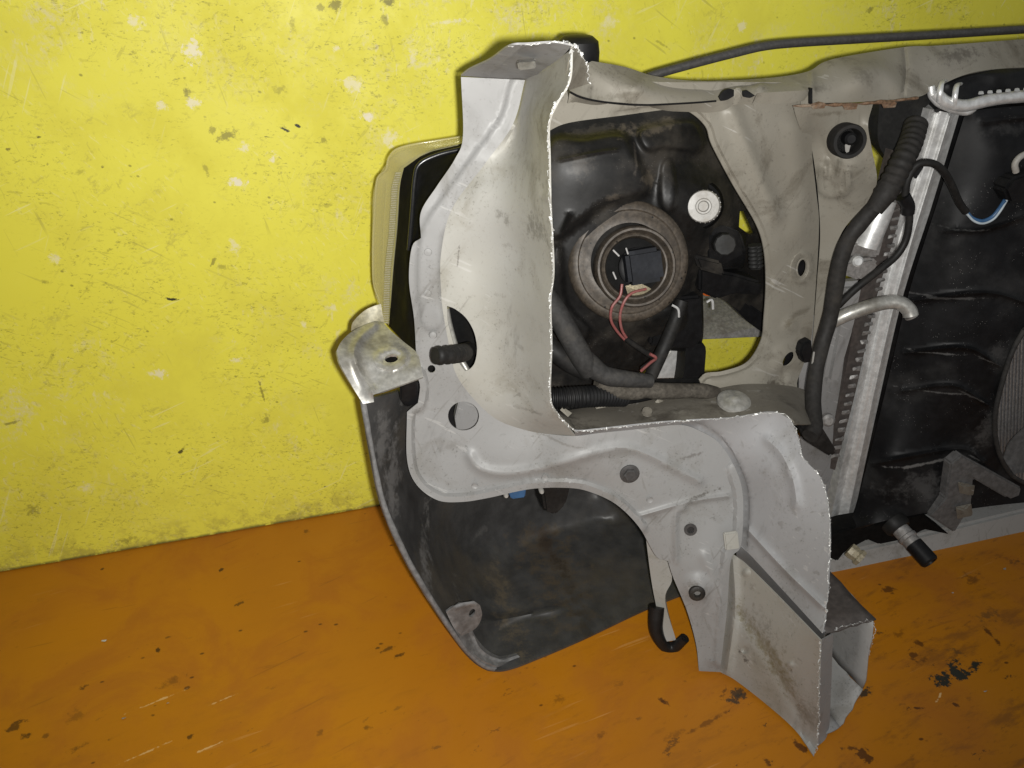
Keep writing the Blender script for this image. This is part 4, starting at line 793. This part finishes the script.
# front beam of the bumper, seen through the headlight opening
slab('bumper_beam', [(640, 318, .875), (702, 296, .93), (716, 296, .93), (764, 325, .88), (790, 333, .88), (790, 336, .872), (703, 340, .862), (640, 344, .862)], .03, M['alu_dull'], BU, .002, label='grey bumper beam visible low in the opening')
slab('bumper_stiffener', [(653, 376, .80), (671, 349, .80), (682, 345, .80), (682, 378, .80), (666, 386, .80)], .03, M['alu'], BU, .002)
# lamp connectors hanging inside the bumper
slab('lamp_connector', [(541, 486, .70), (572, 484, .70), (566, 506, .70), (556, 516, .70), (545, 512, .70)], .03, M['rubber'], BU, .003)
hull('blue_connector', [P(a, b, c) for a, b, c in ((508, 490, .70), (526, 488, .70), (525, 497, .70), (511, 499, .70), (508, 490, .715), (526, 488, .715), (524, 498, .715))], M['blue'], BU, .001)
for x, y in ((506, 495), (541.5, 491)):
    lathe('connector_clip', [(.0028, -.006), (.0028, .002), (.0018, .0035), (.0001, .0035)], P(x, y, .69), (-.1, -1, .1), M['white'], BU, seg=12)

# ---- radiator, condenser and fan shroud
ST = [(930, 109, .735), (959, 115, .735), (932, 205, .735), (903, 296, .735), (878, 405, .733), (853, 520, .73), (831, 517, .73), (855, 405, .733), (879, 292, .735), (905, 200, .735)]
RAD = sheet('radiator', ST, M['alu'], root, relief=[bead([(937, 112), (884, 296), (838, 518)], 2.6, -.004), bead([(950, 116), (896, 298), (847, 520)], 2.6, .004)], th=.018, step=3.2, smooth=45, label='aluminium side plate of the radiator')
sheet('core_body', [(935, 100, .75), (1045, 92, .75), (1195, 82, .75), (1170, 478, .735), (1045, 505, .735), (850, 532, .735), (838, 520, .735), (888, 292, .745)], M['black'], RAD, step=14, th=.016)
sheet('core_face', [(985, 310, .735), (1150, 300, .735), (1145, 490, .73), (985, 490, .73)], M['core'], RAD, step=10)
for i in range(44):
    x = 990 + i * 3.3
    tube('core_fin', [(x + 6, 320, .727), (x, 480, .725)], .8, M['alu_dull'], RAD, n=3, seg=4)
tank = sheet('upper_tank', [(938, 84, .735), (952, 74, .74), (972, 66, .745), (1040, 60, .748), (1195, 48, .748), (1195, 80, .722), (1040, 90, .722), (985, 97, .72), (962, 103, .72), (945, 103, .722)], M['black'], RAD, ctrl=[(1000, 78, .722)], relief=[bead([(950, 84), (975, 75), (1040, 70)], 5, .006)], th=.04, step=4, smooth=50)
tube('header_rim', [(934, 92, .722), (945, 102, .718), (964, 106, .715), (985, 101, .714), (1010, 97.5, .714), (1040, 95.5, .714), (1195, 86, .714)], 6.2, M['alu'], RAD, n=50, seg=10, lump=.05)
tube('header_rim', [(931, 86, .724), (933, 97, .722), (945, 106, .718), (964, 112, .716), (974, 108, .715)], 4, M['alu'], RAD, n=30, seg=10, lump=.08)
for x, y in ((940, 92), (955, 95)):
    tube('crimp_strap', [(x - 1, y + 10, .712), (x, y, .711), (x + 1.5, y - 9, .718), (x + 5, y - 11, .73)], 2.8, M['alu'], RAD, n=14, seg=8, flat=.7)
for i in range(22):
    x = 981 + i * 9.0
    hull('crimp_tab', [P(x + dx, 94.5 - i * .75 + dy, .709 + dd) for dx, dy, dd in ((-3, 0, 0), (3, -.4, 0), (2, -4, .003), (-2, -3.6, .003), (-3, 0, .006), (3, 0, .006))], M['alu'], RAD, .0005)
FAN = [(a, b, .655) for a, b in ((1024, 330), (1012, 352), (1002, 383), (995, 415), (996, 440), (1003, 462), (1014, 477), (1036, 486), (1070, 486), (1106, 468), (1130, 428), (1135, 380), (1118, 340), (1084, 318), (1048, 317))]
SH = sheet('fan_shroud', [(964, 117, .722), (978, 110, .715), (1045, 104, .712), (1195, 94, .712), (1185, 300, .690), (1168, 474, .672), (1100, 490, .652), (1045, 500, .645), (1000, 505, .648), (960, 510, .652), (925, 513, .662), (880, 522, .680), (850, 530, .696), (846, 524, .712), (856, 505, .715), (882, 405, .718), (908, 296, .72), (938, 200, .722)], M['shroud'], root, holes=[[q[:2] for q in FAN]],
    ctrl=[tuple(q) for q in FAN] + [(960, 348, .672), (954, 388, .670), (958, 450, .668), (985, 230, .685), (1000, 150, .695), (905, 391, .705), (909, 353, .706), (875, 465, .702), (990, 400, .657), (950, 230, .70)],
    relief=[bead([(905, 353), (966, 348), (1000, 366)], 2, .004), bead([(903, 391), (954, 386), (988, 405)], 2, .004), bead([(872, 464), (958, 449), (984, 462)], 2.2, .004), bead([(903, 302), (985, 293), (1030, 304)], 2, .004), bead([(944, 231), (983, 230), (1030, 215)], 2, .004), bead([(984, 122), (1045, 116), (1185, 106)], 3, .004)], th=.003, step=3.6, smooth=50, label='black plastic fan shroud with moulded ribs')
tube('fan_ring', offset_xy(FAN + FAN[:1], -.003), 2.2, M['tape'], SH, n=120, seg=8)
lathe('fan_hub', [(.030, 0), (.030, .012), (.026, .016), (.0001, .016)], P(1066, 404, .70), (0, -1, 0), M['black'], SH, seg=36)
sheet('fan_blade', [(1003, 458, .70), (1012, 440, .70), (1040, 415, .70), (1040, 470, .69), (1014, 474, .69)], M['bracket'], SH, th=.002, step=6)
slab('shroud_clip', [(940, 287, .708), (947, 285, .706), (947, 291, .706), (940, 292.5, .708)], .006, M['alu_dull'], SH, .0006)
brk = slab('shroud_bracket', [(951, 464, .650), (962, 455, .650), (1022, 488, .648), (1020, 496, .648), (1010, 500, .648), (974, 479, .650), (972, 505, .652), (955, 533, .654), (930, 516, .655), (946, 498, .652)], .014, M['bracket'], SH, .002, label='grey plastic bracket at the shroud foot')
hull('bracket_rivet', [P(a, b, c) for a, b, c in ((956, 480, .650), (976, 484, .65), (974, 497, .65), (958, 494, .65), (965, 486, .644))], M['shelf'], SH, .002)
hull('bracket_rivet', [P(a, b, c) for a, b, c in ((954, 506, .650), (972, 502, .65), (974, 516, .65), (956, 520, .65), (964, 510, .644))], M['shelf'], SH, .002)
fo = P(898, 527, .665); fd = (P(930, 562, .615) - fo).normalized(); fk = pxm(910, 540, .65)
outlet = lathe('outlet_flange', [(13 * fk, -.01), (13 * fk, .0), (11 * fk, .004), (.0001, .004)], fo, fd, M['rubber'], RAD, seg=28)
lathe('outlet_collar', [(8.5 * fk, 0), (8.5 * fk, .014), (9.4 * fk, .015), (9.4 * fk, .019), (8.2 * fk, .02), (8.2 * fk, .028), (.0001, .028)], fo, fd, M['alu_dull'], RAD, seg=28)
lathe('outlet_cap', [(8.8 * fk, .027), (8.8 * fk, .054), (7.5 * fk, .056), (6 * fk, .056), (5.5 * fk, .052), (.0001, .052)], fo, fd, M['black'], RAD, seg=28)
slab('radiator_foot', [(828, 535, .695), (850, 528, .695), (885, 522, .69), (922, 514, .684), (950, 535, .684), (925, 530, .684), (905, 540, .686), (880, 545, .69), (868, 540, .692), (845, 553, .692), (838, 562, .69), (830, 558, .692)], .03, M['flank'], RAD, .002)
drain = lathe('drain_nut', [(7.5 * fk, 0), (8 * fk, .006), (7 * fk, .012), (9 * fk, .014), (8.5 * fk, .019), (.0001, .019)], P(849, 549, .68), (.45, -.6, -.35), M['creamplug'], RAD, seg=7, smooth=15)
# condenser edge with its row of fin ends
CD = sheet('condenser', [(893, 150, .736), (908, 158, .736), (900, 215, .735), (876, 300, .735), (856, 390, .734), (835, 470, .732), (822, 466, .732), (842, 390, .734), (858, 300, .735), (874, 225, .735)], M['brown'], root, th=.012, step=4, label='condenser edge between harness and radiator')
for i in range(34):
    t = i / 33
    x = np.interp(t, [0, .25, .5, .75, 1], [902, 893, 873, 853, 836]); y = 165 + t * 290
    hull('fin_end', [P(x + dx, y + dy, .728 + random.uniform(-.002, .002) + dd) for dx, dy, dd in ((-4.5, random.uniform(-1, 1), 0), (3.5, -1.5, 0), (3.5, 2.6 + random.uniform(-1, 1.5), 0), (-4.5 + random.uniform(-1.5, 1.5), 4, 0), (-5, 2, .006), (4, 1, .006), (-.5, 1.2, -.003))], M['alu_dull'], CD, .0006)
tube('receiver_bottle', [(884, 200, .722), (876, 222, .720), (866, 246, .720)], 12, M['alu'], CD, n=20, seg=20, label='shiny aluminium receiver bottle')
slab('pipe_block', [(846, 262, .712), (874, 258, .712), (880, 264, .712), (872, 276, .712), (860, 281, .712), (844, 275, .712)], .02, M['alu_dull'], CD, .003)
lathe('block_screw', [(.006, -.004), (.006, .003), (.004, .005), (.0001, .005)], P(857, 261, .708), (-.3, -1, .2), M['alu'], CD, seg=14)
slab('receiver_clamp', [(850, 243, .718), (886, 236, .718), (880, 258, .718), (848, 256, .718)], .02, M['alu_dull'], CD, .003)
slab('receiver_body', [(842, 284, .724), (866, 282, .724), (856, 330, .724), (840, 385, .722), (826, 384, .722), (836, 330, .722)], .02, M['paint_grey'], CD, .006)
tube('refrigerant_pipe', [(832, 322, .715), (848, 314, .708), (868, 307, .702), (886, 302.5, .698), (900, 303, .692), (909, 310, .686), (911, 316, .683)], 7.2, M['silver'], root, n=44, seg=18, lump=.02, label='bent aluminium pipe stub with open end')
lathe('pipe_mouth', [(.0072, -.001), (.0068, .0012), (.0045, .0012), (.004, -.001), (.0001, -.001)], P(911.5, 316.5, .6825), (P(911, 316, .683) - P(907, 308, .687)), M['alu_dull'], root, seg=20)
lathe('pipe_bolt', [(.008, -.004), (.008, .002), (.005, .005), (.0001, .005)], P(828, 420, .715), (-.3, -1, .2), M['alu_dull'], CD, seg=16)

# ---- wiring harness
HN = tube('wiring_harness', [(884, 198, .69), (872, 210, .69), (858, 226, .69), (848, 240, .69), (840, 262, .69), (835, 290, .69), (830, 318, .69), (822, 345, .685), (816, 370, .675), (813, 400, .655), (815, 425, .63), (810, 436, .62)], 7.6, M['tape'], root, n=70, seg=16, lump=.03, label='thick taped black wiring harness running down beside the radiator')
HN.data.materials[0] = M['harness']
tube('harness_bellows', [(916, 124, .72), (911, 142, .705), (903, 160, .692), (893, 180, .686), (883, 198, .684)], 11.3, M['harness'], HN, ribs=12, seg=22, amp=.055)
tube('harness_collar', [(889, 188, .684), (881, 200, .683), (874, 210, .684)], 11.6, M['harness'], HN, n=12, seg=20, r2=8.6)
tube('thin_cable', [(907, 196, .685), (909, 208, .684), (909, 224, .684), (905, 242, .684), (896, 256, .684), (882, 268, .684), (864, 282, .684), (850, 294, .686), (838, 306, .69)], 3.6, M['rubber'], HN, n=60, seg=10)
tube('cable_boot', [(903, 196, .684), (908, 205, .683), (908, 214, .683)], 7, M['black'], HN, n=10, r2=6)
tube('thin_cable', [(905, 200, .684), (907, 182, .684), (914, 168, .684), (922, 163, .682), (934, 164, .68), (944, 172, .68), (952, 186, .682), (959, 202, .684), (966, 212, .684)], 3.8, M['rubber'], HN, n=60, seg=10)
hull('cable_clip', [P(a, b, c) for a, b, c in ((911, 172, .684), (921, 158, .682), (926, 164, .68), (916, 180, .682), (918, 166, .690), (914, 178, .69))], M['black'], HN, .001)
tube('blue_wire', [(966, 211, .683), (972, 218, .681), (982, 221, .679), (992, 217, .677), (999, 209, .675), (1005, 200, .672)], 2.0, M['blue'], HN, n=30, seg=8)
tube('pale_wire', [(967, 214, .681), (974, 221, .679), (983, 223.5, .677), (993, 219.5, .675), (1000, 211.5, .673), (1007, 200, .671)], 1.2, M['bluewhite'], HN, n=30, seg=8)
slab('fan_connector', [(1005, 190, .672), (1014, 178, .672), (1040, 170, .67), (1040, 202, .67), (1010, 204, .672)], .03, M['black'], HN, .003)
tube('connector_bail', [(1016, 172, .668), (1015, 164, .668), (1020, 157, .668), (1030, 152, .668)], 3.2, M['white'], HN, n=16, seg=8)
slab('harness_clip', [(803, 344, .70), (812, 340, .70), (814, 362, .70), (804, 364, .70), (800, 354, .70)], .012, M['black'], HN, .002)
slab('harness_clip', [(800, 428, .625), (822, 426, .625), (838, 452, .63), (832, 458, .63), (806, 442, .625)], .012, M['rubber'], HN, .003)
tube('pale_marking', [(814, 352, .677), (812, 366, .677)], .9, M['white'], HN, n=5, seg=5)
sheet('dark_fill_sheet', [(880, 96, .745), (935, 90, .745), (918, 150, .745), (900, 175, .75), (888, 160, .75), (878, 140, .748)], M['cavity'], root, step=5, th=.02)  # dark sheet behind the bellows, filling the space under the beam

# ------------------------------------------------------------------ metal filings and paint chips on the floor
def floor_pt(px, py, z=.0):
    r = ray(px, py); return EYE + r * ((CAMH - z) / -r.z)
chips = [(104, 641, .004, 'bright metal filing lying on the orange floor near the left edge'), (168, 703, .0026, 'small pale chip on the orange floor nearest the bottom left'), (124, 718, .003, 'pale paint chip beside a dark smear at bottom left'),
         (1005, 569, .003, 'white paint chip on the orange floor right of the crossmember'), (986, 692, .0032, 'white paint chip on the floor right of a black oil stain'), (953, 593, .0018, 'tiny pale chip on the floor below the black outlet cap')]
for px, py, s, lb in chips:
    c = floor_pt(px, py, .0006)
    pts = [c + Vector((random.uniform(-s, s), random.uniform(-s, s) * .5, random.uniform(0, .0012))) for _ in range(8)]
    o = hull('paint_chip', pts, M['burr'] if s > .0035 else M['white'], None, 0)
    tag(o, lb, 'chip', 'chips and filings on the floor')
